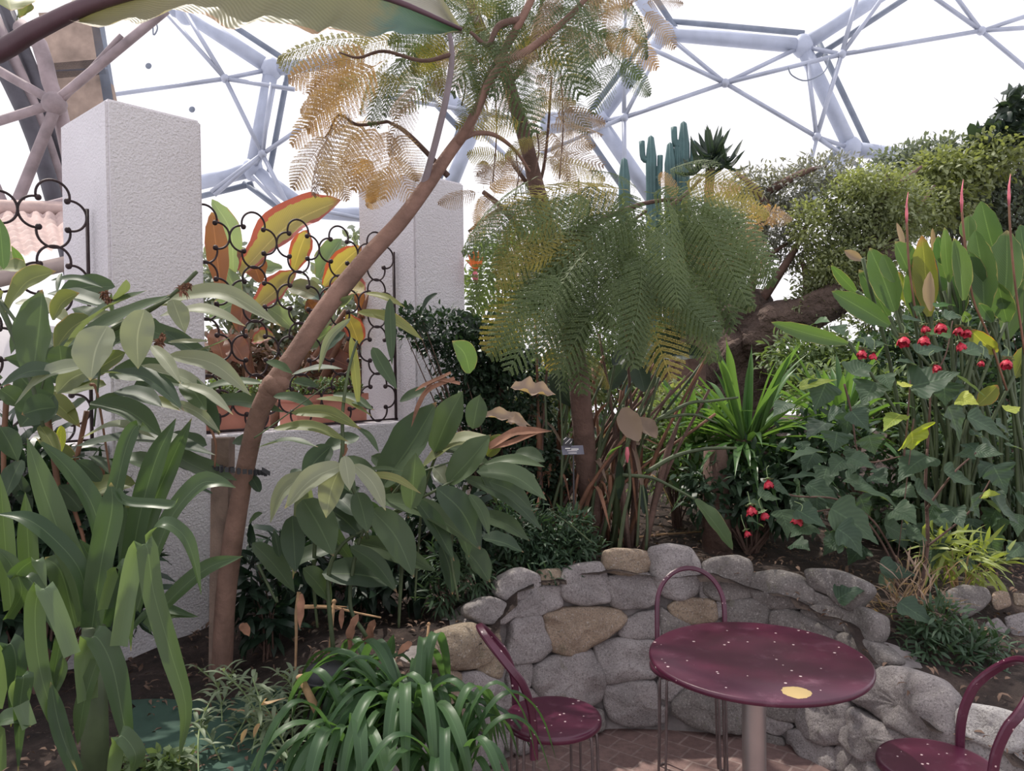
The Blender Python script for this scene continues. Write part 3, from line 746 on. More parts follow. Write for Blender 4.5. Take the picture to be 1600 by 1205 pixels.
def shrub(name, label, cat, px, py, d, blobs, n, L, mat, stem='darkbark', wr=.45, group=None, down=.25, nst=6, sr=.012, extra=None, rootd=None):
    """blobs are (px, py, rx px, ry px [, dd]) lobes around depth d"""
    root_p = gz(at(px, py, rootd or d)); root = empty(name, root_p, label, cat, group)
    B = []
    for b in blobs:
        dd = d + (b[4] if len(b) > 4 else 0); rx = b[2] / F * dd; ry = b[3] / F * dd
        B.append((tuple(at(b[0], b[1], dd)), (rx, (rx + ry) * .45, ry)))
    blob_leaves(root, B, n, L, mat, wr, down=down)
    if extra:
        for (bb, nn, LL, mm, ww) in extra:
            B2 = []
            for b in bb:
                dd = d + (b[4] if len(b) > 4 else 0); rx = b[2] / F * dd; ry = b[3] / F * dd
                B2.append((tuple(at(b[0], b[1], dd)), (rx, (rx + ry) * .45, ry)))
            blob_leaves(root, B2, nn, LL, mm, ww, down=down)
    mb = MB()
    for c, r in B:
        c = Vector(c)
        for k in range(max(1, nst // len(B) + 1)):
            e = c + Vector((rnd(-.6, .6) * r[0], rnd(-.6, .6) * r[1], rnd(-.2, .7) * r[2]))
            m_ = root_p.lerp(e, .5) + Vector((rnd(-.1, .1), rnd(-.1, .1), .05)) * r[2] * 2
            S = spline([root_p + Vector((rnd(-.03, .03), rnd(-.03, .03), -.03)), m_, e], 10); mb.tube(S, [sr * (1 - .8 * i / 10) for i in range(11)], 5, False)
    mb.build('stem', M[stem], root)
    return root

# ================================================================== BACKGROUND PLANTING
# far screen of shrubs, each its own plant
far = [(700, 600, 9.5, 90, 'midfol'), (790, 580, 10, 80, 'olive'), (870, 575, 9.2, 95, 'midfol'), (950, 570, 10.4, 90, 'olivey'), (1030, 560, 9.4, 100, 'midfol'), (1110, 560, 10.5, 95, 'olive'), (1190, 570, 9.7, 80, 'olivey'), (1280, 560, 10.3, 100, 'midfol'), (1370, 565, 9.5, 90, 'midfol'), (1470, 550, 10, 120, 'olive'), (1570, 540, 9.3, 120, 'midfol'), (620, 590, 10.2, 80, 'olive'), (520, 570, 9.6, 90, 'midfol')]
FARL = ['low green shrub far behind the nearer end of the white wall', 'grey-green far shrub below the pale tree', 'green far shrub behind the strelitzia stems', 'yellow-green far shrub beside the reddish stems', 'green far shrub behind the hanging leaf', 'grey-green far shrub left of the old trunk', 'yellow-green far shrub seen under the gnarled limb', 'green far shrub behind the lily clump', 'green far shrub under the gnarled limb, right', 'grey-green far shrub behind the red flowers', 'green far shrub at the right edge', 'grey-green far shrub behind the further pillar', 'green far shrub behind the iron grille']
for (x, y, d, r, mt), lab in zip(far, FARL):
    shrub('shrub', lab, 'shrub', x, y + 40, d, [(x, y + 30, r * .8, r * .42), (x + r * .3, y + 5, r * .5, r * .35)], 1500, .10, mt, group='far shrubs', nst=3, wr=.5)

# pale small tree right of the further pillar
shrub('small_tree', 'pale green small tree with thin bare stems right of the further pillar', 'tree', 785, 640, 6.6,
      [(765, 430, 45, 55), (800, 400, 38, 40), (775, 500, 42, 35), (820, 470, 30, 36), (745, 540, 25, 30)], 1500, .085, 'midfol', nst=12, sr=.02, wr=.35)
# big olive-like tree over the old gnarled trunk
old = empty('gnarled_tree', gz(at(1165, 610, 6.2)), 'thick gnarled brown tree trunk with a long limb reaching right under small-leaved foliage', 'tree')
def T(pts, r, mat, name, parent, n=14, seg=12, rough=.25):
    S = spline([at(x, y, d) for x, y, d in pts], n); mb = MB(); R = spline([Vector((a, 0, 0)) for a in r], n)
    mb.tube(S, [max(.003, q.x) for q in R], seg)
    if rough: mb.v = [tuple(Vector(v) + Vector((noise.noise(Vector(v) * 5), noise.noise(Vector(v) * 5 + Vector((9, 0, 0))), 0)) * rough * max(r)) for v in mb.v]
    return mb.build(name, M[mat], parent)
T([(1150, 760, 6.2), (1150, 640, 6.2), (1152, 580, 6.2), (1162, 520, 6.2), (1172, 480, 6.2), (1170, 455, 6.2)], [.34, .28, .25, .22, .18, .10], 'oldbark', 'trunk', old, 16, 20, .45)
T([(1165, 535, 6.1), (1215, 505, 6.0), (1262, 492, 5.9), (1300, 470, 5.8), (1345, 435, 5.8), (1400, 380, 5.8)], [.20, .17, .14, .13, .10, .06], 'oldbark', 'limb', old, 20, 16, .5)
T([(1185, 525, 6.4), (1120, 470, 6.4), (1180, 380, 6.5), (1205, 300, 6.6)], [.13, .09, .06, .03], 'oldbark', 'limb', old, 20, 12, .3)
T([(1345, 440, 5.9), (1360, 380, 5.9), (1372, 320, 5.9), (1390, 270, 5.9)], [.07, .06, .05, .03], 'oldbark', 'limb', old, 14, 10, .3)
for x0, y0, x1, y1 in ((1170, 470, 1230, 380), (1190, 470, 1270, 330), (1200, 300, 1290, 260), (1372, 320, 1300, 280), (1390, 380, 1460, 290), (1372, 330, 1440, 260), (1205, 330, 1150, 270), (1262, 480, 1250, 400)):
    T([(x0, y0, 6.1), ((x0 + x1) / 2 + rnd(-15, 15), (y0 + y1) / 2 - 10, 6.0), (x1, y1, 6.1)], [.04, .025, .01], 'darkbark', 'branch', old, 10, 6, 0)
def bl(lst, d):
    return [(tuple(at(x, y, d + (o[0] if o else 0))), (rx / F * d, (rx + ry) * .5 / F * d, ry / F * d)) for x, y, rx, ry, *o in lst]
blob_leaves(old, bl([(1300, 440, 55, 55), (1340, 400, 70, 50), (1270, 480, 36, 28), (1400, 330, 60, 55), (1330, 330, 60, 50)], 5.9), 12000, .046, 'olive', .42)
blob_leaves(old, bl([(1350, 290, 50, 30), (1300, 420, 40, 40), (1260, 350, 30, 40)], 5.8), 2600, .046, 'olivey', .42)
blob_leaves(old, bl([(1230, 300, 80, 42), (1200, 350, 70, 50), (1290, 270, 60, 28), (1170, 290, 50, 22), (1240, 390, 36, 36)], 6.2), 5500, .055, 'greyfol', .3)
# tall green tree at the right edge
shrub('leafy_tree', 'dense green leafy tree rising at the right edge', 'tree', 1560, 640, 6.8, [(1500, 320, 100, 55), (1420, 265, 70, 35), (1570, 260, 60, 60), (1590, 200, 28, 40), (1600, 340, 80, 70), (1470, 240, 60, 26)], 13000, .058, 'bluefol',
      extra=[([(1480, 270, 80, 36, -.4), (1550, 250, 50, 40, -.4), (1440, 320, 90, 40, -.4)], 4500, .062, 'olivey', .5), ([(1582, 175, 18, 28, -.3), (1560, 215, 36, 20, -.3)], 260, .13, 'streld', .6)], nst=14, sr=.03)
# cacti and agave on the ridge
for i, (x, y0, y1, r, lab) in enumerate([(1017, 215, 300, 7.5, 'blue-green column cactus furthest left on the skyline'), (1047, 226, 300, 8, 'shorter column cactus second from left on the skyline'), (1068, 193, 300, 8, 'tallest column cactus on the skyline'), (1058, 220, 300, 6, 'slim column cactus close against the tallest one'), (1028, 260, 300, 4, 'tiny column cactus between the two left ones'), (975, 250, 300, 8, 'column cactus behind the steel tube')]):
    d = 8.5; b = gz(at(x, 580, d)); root = empty('column_cactus', b, lab, 'cactus', 'column cacti on the skyline'); rr = r / F * d
    top = at(x, y1, d); tip = at(x, y0, d); mb = MB(); rows = []
    zs = [b.z + (tip.z - b.z) * k / 16 for k in range(17)]
    for k, z in enumerate(zs):
        q = rr * (.55 if k == 16 else 1) * (1 if k > 12 else 1.05)
        rows.append([Vector((tip.x + math.cos(a) * q * (1 + .16 * math.cos(a * 7)), tip.y + math.sin(a) * q * (1 + .16 * math.cos(a * 7)), z)) for a in [2 * math.pi * j / 42 for j in range(42)]])
    rows.append([Vector((tip.x, tip.y, tip.z + rr * .5))] * 42); mb.quadgrid(rows, None, True); mb.build('column', M['cactus'], root)
    if i in (0, 2):
        for s in (-1, 1):
            mb = MB(); mb.tube(spline([Vector((tip.x, tip.y, tip.z - .35 - .1 * s)), Vector((tip.x + s * rr * 1.6, tip.y, tip.z - .33 - .1 * s)), Vector((tip.x + s * rr * 1.9, tip.y, tip.z - .12 - .08 * s))], 8), rr * .6, 12); mb.build('arm', M['cactus'], root)
ag = empty('tree_aloe', gz(at(1110, 590, 8.0)), 'tree aloe with spiky rosettes on the skyline right of the cacti', 'plant')
mb = MB(); S = spline([gz(at(1110, 590, 8.0)), at(1105, 400, 8), at(1110, 262, 8)], 10); mb.tube(S, .05, 8); mb.build('stem', M['darkbark'], ag)
for cx, cy, n in ((1112, 246, 20), (1095, 262, 12), (1130, 262, 14)):
    for k in range(n):
        a = math.radians(rnd(-20, 200)); L = rnd(28, 52); c = at(cx, cy, 8 + rnd(-.1, .1)); e = at(cx + math.cos(a) * L, cy - math.sin(a) * L, 8 + rnd(-.3, .3)); m_ = c.lerp(e, .5) - Z * .05
        mb = MB(); mb.leaf([c, m_, e + Z * .03], .055, facing(c), 'strap', .4, 0, 8); mb.build('leaf', M['streld'], ag)
# palm-like rough trunks behind the lily clump
for x, x1, lab in ((1085, 1095, 'rough reddish trunk under the hanging fronds'), (1062, 1050, 'thin rough trunk left of the reddish one')):
    o = T([(x1, 770, 5.6), (x, 640, 5.6), (x, 500, 5.6), (x + 5, 430, 5.7), (x + 12, 380, 5.7)], [.09, .08, .08, .06, .03], 'darkbark', 'bare_trunk', None, 14, 12, .4)
    tag(o, lab, 'trunk')

# ================================================================== JACARANDA FRONDS
def frond_mesh(seed, mat, name):
    R = np.random.default_rng(seed); P = []; D = []; N = []; LL = []; WW = []; bend = R.uniform(.10, .30); mbv = []
    npair = 18
    def rach(t): return np.array([t, 0.0, -bend * t * t + .05 * math.sin(t * 3)])
    for k in range(npair):
        t = .14 + .84 * k / (npair - 1); c = rach(t); l = .27 * (math.sin(math.pi * (.18 + .78 * (t - .14) / .84)) ** .8) * R.uniform(.88, 1.08)
        for s in (-1, 1):
            sw = .42 + .25 * t + R.uniform(-.05, .05); dr = .25 + .25 * t + R.uniform(-.08, .08)
            dirv = np.array([sw, s, -dr]); dirv /= np.linalg.norm(dirv)
            m = 21
            for j in range(m):
                u = (j + .6) / m; q = c + dirv * l * u + np.array([0, 0, -.30 * l * u * u])
                ll = .0225 * (1 - .35 * u) * R.uniform(.8, 1.15)
                for s2 in (-1, 1):
                    P.append(q); v = np.array([1, -s * .15, 0]) * s2 * .9 + dirv * .55 + R.normal(size=3) * .12; D.append(v); N.append([R.normal() * .25, R.normal() * .25, 1]); LL.append(ll); WW.append(ll * .62)
            P.append(c); D.append(dirv); N.append([0, 0, 1]); LL.append(l); WW.append(.004)
    for k in range(12):
        a = rach(k / 12); b = rach((k + 1) / 12); P.append(a); D.append(b - a); N.append([0, 0, 1]); LL.append(np.linalg.norm(b - a) * 1.2); WW.append(.011)
    o = scatter(name, P, D, N, np.array(LL), np.array(WW), M[mat]); me = o.data; bpy.data.objects.remove(o); return me
FM = {k: [frond_mesh(i * 7 + j, k, 'frond') for i in range(3)] for j, k in enumerate(('jacg', 'jacy', 'jaco', 'jacb'))}
def place_frond(parent, a, b, kind, width=1.0, roll=None):
    a = Vector(a); b = Vector(b); X = (b - a); L = X.length; X.normalize()
    up = facing(a, .45, .75, .45); Y = up.cross(X); Y = Y.normalized() if Y.length > .05 else X.orthogonal().normalized(); ZZ = X.cross(Y)
    o = bpy.data.objects.new('frond', RND.choice(FM[kind])); COL.objects.link(o)
    m = Matrix((X, Y, ZZ)).transposed().to_4x4(); m = Matrix.Translation(a) @ m @ Matrix.Diagonal((L, L * width, L, 1))
    o.parent = parent; o.matrix_parent_inverse = Matrix.Translation(-Vector(parent.location)); o.matrix_basis = m
    return o
def hub(parent, x, y, n, r, d, kinds, a0=0, a1=360, width=1.0):
    for k in range(n):
        a = math.radians(a0 + (a1 - a0) * (k + rnd(.1, .9)) / n); rr = r * rnd(.75, 1.2)
        p = at(x + math.cos(a) * r * .06, y + math.sin(a) * r * .06, d + rnd(-.05, .05)); q = at(x + math.cos(a) * rr, y + math.sin(a) * rr * .9 + rr * .12, d + rnd(-.22, .22))
        place_frond(parent, p, q, RND.choice(kinds), width)

blob_leaves(old, bl([(1178, 345, 8, 28), (1168, 375, 8, 22), (1205, 335, 14, 12)], 5.6), 240, .05, 'jaco', .4, name='orange_blossom')
# nearest tree: leaning trunk tied to the stake
TB = ground(345, 1045); TD = TB.y
jt = empty('leaning_tree', TB, 'smooth brown tree trunk leaning right across the picture, tied to a stake', 'tree')
def TT(pts, r, name, parent, mat='bark', n=24, seg=14, rough=.12): return T(pts, r, mat, name, parent, n, seg, rough)
d0 = 2.95
TT([(346, 1055, d0 + .08), (351, 960, d0 + .07), (362, 860, d0 + .05), (380, 745, d0), (400, 660, d0 - .05), (425, 606, d0 - .06), (462, 552, d0 - .05), (505, 488, d0 - .03), (560, 418, d0), (620, 352, d0 + .03), (668, 290, d0 + .05), (705, 235, d0 + .05), (735, 195, d0 + .05)],
   [.040, .039, .038, .035, .034, .040, .037, .038, .034, .031, .028, .024, .021], 'trunk', jt, n=60)
mb = MB(); 
for x, y, r in ((428, 603, .048), (436, 598, .040), (420, 610, .040)): mb.ball(at(x, y, d0 - .065), r, 12)
mb.build('knot', M['bark'], jt)
TT([(728, 205, d0 + .05), (748, 165, d0 + .05), (765, 120, d0 + .05), (790, 75, d0 + .05), (815, 30, d0), (845, -30, d0)], [.020, .018, .017, .016, .015, .013], 'branch', jt)
TT([(712, 228, d0 + .05), (740, 180, d0), (775, 110, d0), (830, 75, d0), (885, 30, d0), (930, -20, d0)], [.018, .016, .015, .014, .012, .010], 'branch', jt)
TT([(722, 216, d0 + .05), (745, 208, d0 + .1), (775, 212, d0 + .2), (805, 235, d0 + .3), (828, 268, d0 + .35)], [.013, .010, .009, .007, .006], 'branch', jt)
TT([(662, 292, d0 + .05), (672, 255, d0), (685, 205, d0 - .05), (698, 150, d0 - .1), (706, 85, d0 - .15), (698, 30, d0 - .2)], [.015, .013, .013, .012, .010, .006], 'branch', jt, 'greybark')
TT([(700, 275, d0 + .1), (668, 240, d0 + .1), (632, 205, d0 + .1), (606, 190, d0 + .1)], [.012, .010, .009, .006], 'branch', jt, 'darkbark')
TT([(706, 85, d0 - .15), (660, 95, d0 - .15), (600, 80, d0 - .15), (560, 90, d0 - .15), (530, 82, d0 - .15)], [.009, .007, .006, .005, .003], 'branch', jt, 'darkbark')
TT([(606, 190, d0 + .1), (560, 195, d0 + .1), (530, 180, d0), (515, 205, d0), (508, 215, d0)], [.007, .006, .005, .004, .003], 'branch', jt, 'darkbark')
TT([(815, 30, d0), (780, 40, d0), (762, 70, d0), (735, 50, d0)], [.014, .013, .010, .006], 'branch', jt, 'darkbark')
OR = ['jaco', 'jaco', 'jacb', 'jacy']; GR = ['jacg', 'jacg', 'jacy']
for P in [(600, 62, 425, 68, 'jacy'), (590, 85, 442, 112, 'jaco'), (600, 95, 470, 185, 'jaco'), (615, 85, 545, 165, 'jacy'), (640, 80, 560, 175, 'jacg'), (655, 70, 585, 160, 'jacg'), (540, 150, 448, 215, 'jaco'), (555, 165, 462, 280, 'jacb'), (575, 180, 500, 300, 'jacb'), (590, 190, 555, 290, 'jaco'),
          (606, 195, 610, 300, 'jaco'), (600, 195, 520, 185, 'jaco'), (620, 200, 650, 285, 'jacb'), (612, 190, 640, 130, 'jacb'), (545, 140, 455, 160, 'jaco'), (520, 205, 455, 290, 'jacb'), (640, 130, 530, 120, 'jacy'), (700, 60, 640, 165, 'jacg'), (640, 60, 520, 75, 'jacy'),
          (690, 40, 600, 60, 'jacg'), (710, 70, 760, 150, 'jacg'), (700, 50, 640, 120, 'jacy'), (655, 150, 590, 230, 'jacb'), (560, 90, 480, 140, 'jaco'), (620, 260, 560, 320, 'jaco'), (560, 240, 590, 320, 'jaco'), (500, 240, 545, 310, 'jacb')]:
    dd = d0 + rnd(-.2, .2); place_frond(jt, at(P[0], P[1], dd), at(P[2], P[3], dd + rnd(-.15, .15)), P[4], 1.15)
hub(jt, 755, 45, 9, 125, d0 + .1, GR); hub(jt, 820, 10, 8, 130, d0 + .1, ['jacg', 'jacb', 'jacg']); hub(jt, 760, 100, 5, 80, d0, ['jacg', 'jacb'])
hub(jt, 700, -40, 7, 120, d0, GR); hub(jt, 880, -30, 8, 140, d0, ['jacg', 'jacb']); hub(jt, 960, -20, 6, 110, d0 + .1, ['jacg', 'jacb'])

for x, y, n, r, ks in ((690, 20, 6, 70, GR), (740, 20, 6, 75, GR), (800, 60, 6, 75, GR), (860, 50, 6, 80, ['jacg', 'jacb']), (920, 60, 6, 80, GR), (830, 110, 6, 70, ['jacg', 'jacb', 'jacy']), (690, 100, 6, 65, GR), (730, 140, 5, 50, ['jacb', 'jacg']), (1000, 10, 5, 70, ['jacb', 'jacg']), (960, 90, 4, 70, GR)):
    hub(jt, x, y, n, r, d0 + .25, ks)
for x0, y0, x1, y1, k in [(800, 180, 720, 190, 'jacy'), (820, 190, 740, 205, 'jacy'), (860, 180, 950, 175, 'jacb'), (850, 195, 940, 200, 'jacb'), (840, 170, 900, 150, 'jacy'), (830, 260, 745, 255, 'jacb'), (850, 250, 930, 240, 'jacb'), (845, 215, 790, 230, 'jacy'), (640, 60, 700, 130, 'jacg'), (560, 110, 500, 150, 'jaco'), (560, 120, 520, 175, 'jaco'), (545, 130, 490, 120, 'jaco'), (575, 130, 600, 190, 'jacg'), (600, 110, 610, 170, 'jacg'), (560, 200, 530, 260, 'jaco'), (590, 250, 520, 290, 'jaco'), (610, 240, 640, 300, 'jaco'), (600, 260, 580, 320, 'jacb')]:
    place_frond(jt, at(x0, y0, d0 + .2), at(x1, y1, d0 + rnd(0, .3)), k, 1.1)
for x, y0, y1 in ((772, 120, 285), (876, 110, 280), (838, 200, 270), (723, 110, 165), (806, 240, 310)):
    mb = MB(); mb.tube(spline([at(x, y0, d0 + .3), at(x + 4, (y0 + y1) / 2, d0 + .3), at(x - 2, y1, d0 + .3)], 8), .003, 5); mb.build('twig', M['darkbark'], jt)
# second tree, darker trunk, with the great green fronds
t2b = ground(925, 850); d2 = 3.55
t2 = empty('feathery_tree', t2b, 'dark-stemmed tree with feathery green and orange fronds right of the leaning trunk', 'tree')
TT([(932, 860, t2b.y), (920, 760, 3.9), (905, 600, 3.7), (885, 480, 3.6), (862, 392, d2), (842, 310, d2), (825, 235, d2), (805, 165, d2), (785, 100, d2), (755, 55, d2), (730, -10, d2)], [.055, .052, .05, .045, .045, .038, .034, .032, .028, .026, .022], 'trunk', t2, 'darkbark', 50)
for pts, r in (([(868, 396), (835, 390), (815, 362), (785, 325), (755, 300)], .022), ([(858, 385), (848, 340), (832, 300), (800, 255)], .018), ([(785, 325), (760, 340), (732, 362)], .012), ([(785, 100), (830, 60), (870, 40), (905, 52)], .016), ([(795, 130), (820, 100), (835, 50), (850, -10)], .016),
               ([(755, 55), (700, 35), (680, 5)], .013), ([(835, 310), (850, 260), (858, 180), (862, 120)], .009), ([(870, 400), (930, 350), (1000, 320), (1060, 310)], .016), ([(1045, 325), (1075, 300), (1095, 280)], .013), ([(862, 392), (905, 400), (950, 372), (1010, 330)], .013), ([(800, 330), (812, 380), (824, 420)], .007)):
    TT([(x, y, d2 + .02 * i) for i, (x, y) in enumerate(pts)], [r * (1 - .5 * i / (len(pts) - 1)) for i in range(len(pts))], 'branch', t2, 'darkbark', 16, 8)
big = [(985, 300, 800, 285), (1010, 320, 835, 420), (1020, 330, 880, 470), (960, 345, 815, 455), (1010, 335, 960, 500), (930, 400, 850, 545), (960, 420, 880, 570), (880, 420, 805, 560), (900, 430, 895, 600), (985, 400, 1040, 580), (950, 420, 985, 560), (1000, 390, 1000, 540),
       (1040, 310, 1180, 430), (1050, 330, 1150, 490), (1060, 300, 1220, 400), (1030, 330, 1100, 500), (1005, 300, 1150, 330), (960, 300, 870, 360), (1060, 285, 1180, 290), (980, 310, 900, 300), (890, 380, 830, 480), (1020, 400, 1110, 520), (1070, 400, 1150, 500), (1040, 270, 1110, 240), (930, 310, 830, 350), (1000, 300, 940, 250),
       (975, 350, 920, 480), (940, 370, 840, 400), (1020, 350, 1070, 460), (905, 480, 870, 590)]
for i, (x0, y0, x1, y1) in enumerate(big):
    dd = d2 - .35 + rnd(-.2, .2); k = 'jacg' if i % 9 else 'jacy'
    place_frond(t2, at(x0, y0, dd + .1), at(x1, y1, dd - .1), k, 1.05)
for k in range(34):
    x0 = rnd(830, 1090); y0 = rnd(270, 430) if x0 < 1050 else rnd(290, 380); a = math.radians(rnd(55, 150) if x0 < 950 else rnd(20, 95)); l = rnd(140, 210); dd = d2 + rnd(-.45, .15)
    place_frond(t2, at(x0, y0, dd), at(x0 + math.cos(a) * l, y0 + math.sin(a) * l * (1 if y0 < 400 else .8), dd - rnd(-.1, .2)), RND.choice(['jacg'] * 11 + ['jacy']), 1.0)
for x0, y0, x1, y1, k in [(840, 470, 870, 580, 'jacy'), (850, 440, 880, 560, 'jacy'), (910, 540, 960, 600, 'jacy'), (1060, 310, 1030, 270, 'jaco'), (1090, 300, 1160, 290, 'jaco'), (1080, 290, 1070, 330, 'jacy'), (1100, 310, 1210, 320, 'jacy'), (860, 385, 800, 430, 'jaco'), (760, 300, 745, 350, 'jaco'), (780, 325, 860, 330, 'jaco'), (770, 310, 800, 240, 'jaco'), (790, 330, 730, 370, 'jaco'),
                         (1040, 380, 1130, 420, 'jaco'), (1000, 420, 960, 440, 'jacy'), (800, 255, 730, 235, 'jacy'), (810, 250, 850, 200, 'jacy'), (860, 180, 930, 220, 'jacb'), (862, 150, 800, 180, 'jacg'), (862, 130, 940, 120, 'jacg'), (855, 200, 900, 270, 'jacb'), (830, 240, 880, 260, 'jacy'), (905, 52, 990, 70, 'jacb'), (905, 52, 930, 140, 'jacg'), (960, 40, 1030, 100, 'jaco'), (1090, 330, 1150, 420, 'jacb'), (1150, 340, 1200, 430, 'jacb'), (1180, 330, 1240, 340, 'jacb')]:
    dd = d2 + rnd(-.2, .2); place_frond(t2, at(x0, y0, dd), at(x1, y1, dd), k, 1.1)
hub(t2, 862, 130, 6, 80, d2, ['jacg', 'jacb', 'jacy']); hub(t2, 855, 250, 6, 85, d2 + .1, ['jacb', 'jacy', 'jacg'], 200, 420); hub(t2, 755, 300, 5, 70, d2, ['jaco', 'jacb']); hub(t2, 940, 40, 5, 80, d2, ['jacg', 'jacb'])

# ================================================================== LEFT GINGER (big broad leaves in front of the nearer pillar)
LG = K(0, 300); L2 = K(0, 600); C2B = K(400, 600); C5B = K(0, 865); C6 = K(300, 300); C6B = K(350, 865); R4 = K(1150, 300); R4C = K(1150, 600); C3 = K(750, 600); R8 = K(1150, 865); C7 = K(700, 865); C7A = K(700, 300)
gp = ground(120, 1010)
gl = empty('ginger_plant', gp, 'broad-leaved ginger plant with pale and dark leaves in front of the nearer pillar', 'plant', 'ginger plants')
g_, p_, y_ = 'ginger', 'gingersunlit', 'gingeryellow'
leaves_px(gl, LG, [
 (180, 1030, 235, 540, 195, g_, .02, 2.25), (315, 925, 815, 545, 115, g_, -.05, 2.5), (300, 890, 945, 570, 105, g_, .03, 2.5), (800, 650, 765, 980, 170, p_, .06, 2.3), (595, 742, 500, 1045, 195, p_, .05, 2.2),
 (955, 595, 1025, 782, 105, p_, .02, 2.5), (850, 620, 1560, 745, 95, p_, -.12, 2.6), (880, 690, 1362, 745, 85, p_, -.07, 2.6), (930, 905, 1392, 1128, 100, p_, -.08, 2.5), (840, 850, 1000, 1062, 75, p_, 0, 2.4),
 (28, 665, 312, 440, 130, y_, -.1, 2.4), (-40, 450, 150, 440, 120, y_, -.05, 2.4), (290, 710, 440, 560, 95, y_, -.1, 2.45), (270, 560, 610, 650, 120, g_, .02, 2.7), (480, 960, 80, 1182, 100, p_, .08, 2.2), (330, 990, -10, 1085, 90, g_, .06, 2.2),
 (500, 990, 310, 1120, 125, p_, .05, 2.25), (560, 1000, 1020, 1215, 115, g_, -.1, 2.3), (780, 960, 1250, 1210, 70, p_, -.05, 2.4), (600, 1010, 1050, 1080, 150, g_, -.05, 2.6), (930, 832, 1160, 825, 28, p_, .05, 2.6), (960, 912, 1290, 800, 36, g_, .1, 2.6),
 (1450, 1060, 1080, 1110, 60, g_, .02, 2.7), (1010, 1040, 1145, 1215, 115, g_, 0, 2.5), (280, 490, 570, 530, 42, g_, -.05, 2.6), (-10, 350, 90, 385, 66, p_, 0, 2.4), (20, 430, -5, 140, 80, 'strel', 0, 2.3), (130, 500, 62, 295, 50, 'strel', .05, 2.4), (330, 850, 345, 1010, 140, g_, 0, 2.4),
 (630, 605, 700, 485, 56, g_, .2, 2.5), (500, 690, 300, 880, 110, y_, .05, 2.55), (340, 450, 315, 560, 30, g_, 0, 2.6), (640, 720, 620, 560, 60, g_, 0, 2.75), (420, 640, 560, 760, 120, g_, 0, 2.7), (560, 870, 700, 780, 90, g_, 0, 2.7),
 (860, 620, 1085, 545, 60, y_, .1, 2.65), (100, 1010, 260, 1210, 190, g_, 0, 2.5), (720, 1150, 960, 1010, 120, g_, 0, 2.7), (160, 700, 60, 900, 90, g_, 0, 2.6)], 2.45, g_, dj=.06, wave=.06)
leaves_px(gl, L2, [(500, 100, 905, 300, 135, g_, -.05, 2.45), (310, 130, 120, 170, 150, g_, 0, 2.4), (420, 345, 1195, 395, 120, g_, -.03, 2.6), (1050, 30, 1215, 285, 115, g_, 0, 2.5), (1000, 0, 1292, 172, 55, p_, -.05, 2.4), (940, 100, 1222, 272, 60, p_, -.05, 2.4), (300, 60, 110, 240, 200, g_, 0, 2.5),
 (0, 30, 120, 130, 110, g_, 0, 2.4), (700, 60, 480, 150, 60, g_, 0, 2.6), (780, 80, 1000, 150, 60, y_, 0, 2.55), (450, 300, 860, 300, 60, p_, -.12, 2.5), (640, 40, 900, 130, 120, g_, 0, 2.6), (220, 230, 330, 420, 80, y_, 0, 2.5), (340, 230, 330, 400, 50, 'abutlime', 0, 2.6), (1290, 320, 1440, 330, 80, g_, 0, 2.9),
 (1180, 610, 1000, 560, 30, g_, 0, 2.7), (1380, 770, 1455, 715, 40, g_, 0, 2.8), (1440, 600, 1380, 500, 60, g_, 0, 2.9), (60, 480, 180, 720, 90, g_, 0, 2.7), (450, 700, 320, 560, 120, g_, 0, 2.7), (0, 240, 100, 430, 120, g_, 0, 2.5), (120, 420, 20, 650, 100, g_, 0, 2.6), (560, 540, 420, 420, 90, g_, 0, 2.7), (500, 400, 640, 520, 80, g_, 0, 2.7)], 2.5, g_, dj=.05)
stems_px(gl, LG, [([(-30, 560), (60, 760), (160, 1010), (240, 1300)], .010, 2.4), ([(280, 990), (500, 830), (740, 690), (940, 590)], .007, 2.45), ([(1090, 440), (1010, 520), (860, 640), (640, 760), (400, 870), (260, 1000), (200, 1250)], .007, 2.55),
 ([(0, 600), (110, 760), (90, 860)], .006, 2.3), ([(560, 560), (575, 700), (560, 900), (520, 1300)], .006, 2.7)], 2.5, 'stalk')
stems_px(gl, L2, [([(500, 0), (540, 60), (620, 560)], .006, 2.7), ([(480, 150), (400, 600), (470, 900), (520, 1400)], .009, 2.75), ([(420, 400), (360, 750), (400, 1300)], .010, 2.8), ([(560, 430), (600, 800), (640, 1300)], .009, 2.85), ([(40, 0), (20, 500), (60, 1300)], .010, 2.6), ([(1000, 0), (1180, 280), (1190, 460)], .006, 2.7), ([(250, 100), (330, 700), (300, 1300)], .012, 2.7)], 2.6, 'redstalk')
for x, y, r in ((1010, 545, 52), (580, 570, 40), (880, 840, 46), (1040, 520, 30), (600, 600, 26), (900, 800, 24)):
    mb = MB(); c = at(*LG(x, y), 2.42)
    for k in range(46):
        v = Vector((rnd(-1, 1), rnd(-1, 1), rnd(-1, 1))).normalized() * (r / 3.5444 / F * 2.42) * rnd(.5, 1.0)
        mb.leaf([c + v * .1, c + v * .6 + Vector((rnd(-.004, .004), 0, 0)), c + v + Z * rnd(-.01, .002)], .007, Z, 'lance', .5, 0, 4, False)
    mb.build('dried_flower_head', M['drybrown'], gl)

for k in range(26):
    x = rnd(-20, 330); y = rnd(440, 760); a = math.radians(rnd(-60, 60) + RND.choice([0, 180])); l = rnd(70, 130)
    leaves_px(gl, lambda x, y: (x, y), [(x, y, x + math.cos(a) * l, y + math.sin(a) * l * .6 + 18, rnd(80, 120), RND.choice([g_, g_, g_, p_, y_]), rnd(-.1, .1), rnd(2.65, 2.9))], 2.7, g_, dj=.02, wave=.07)
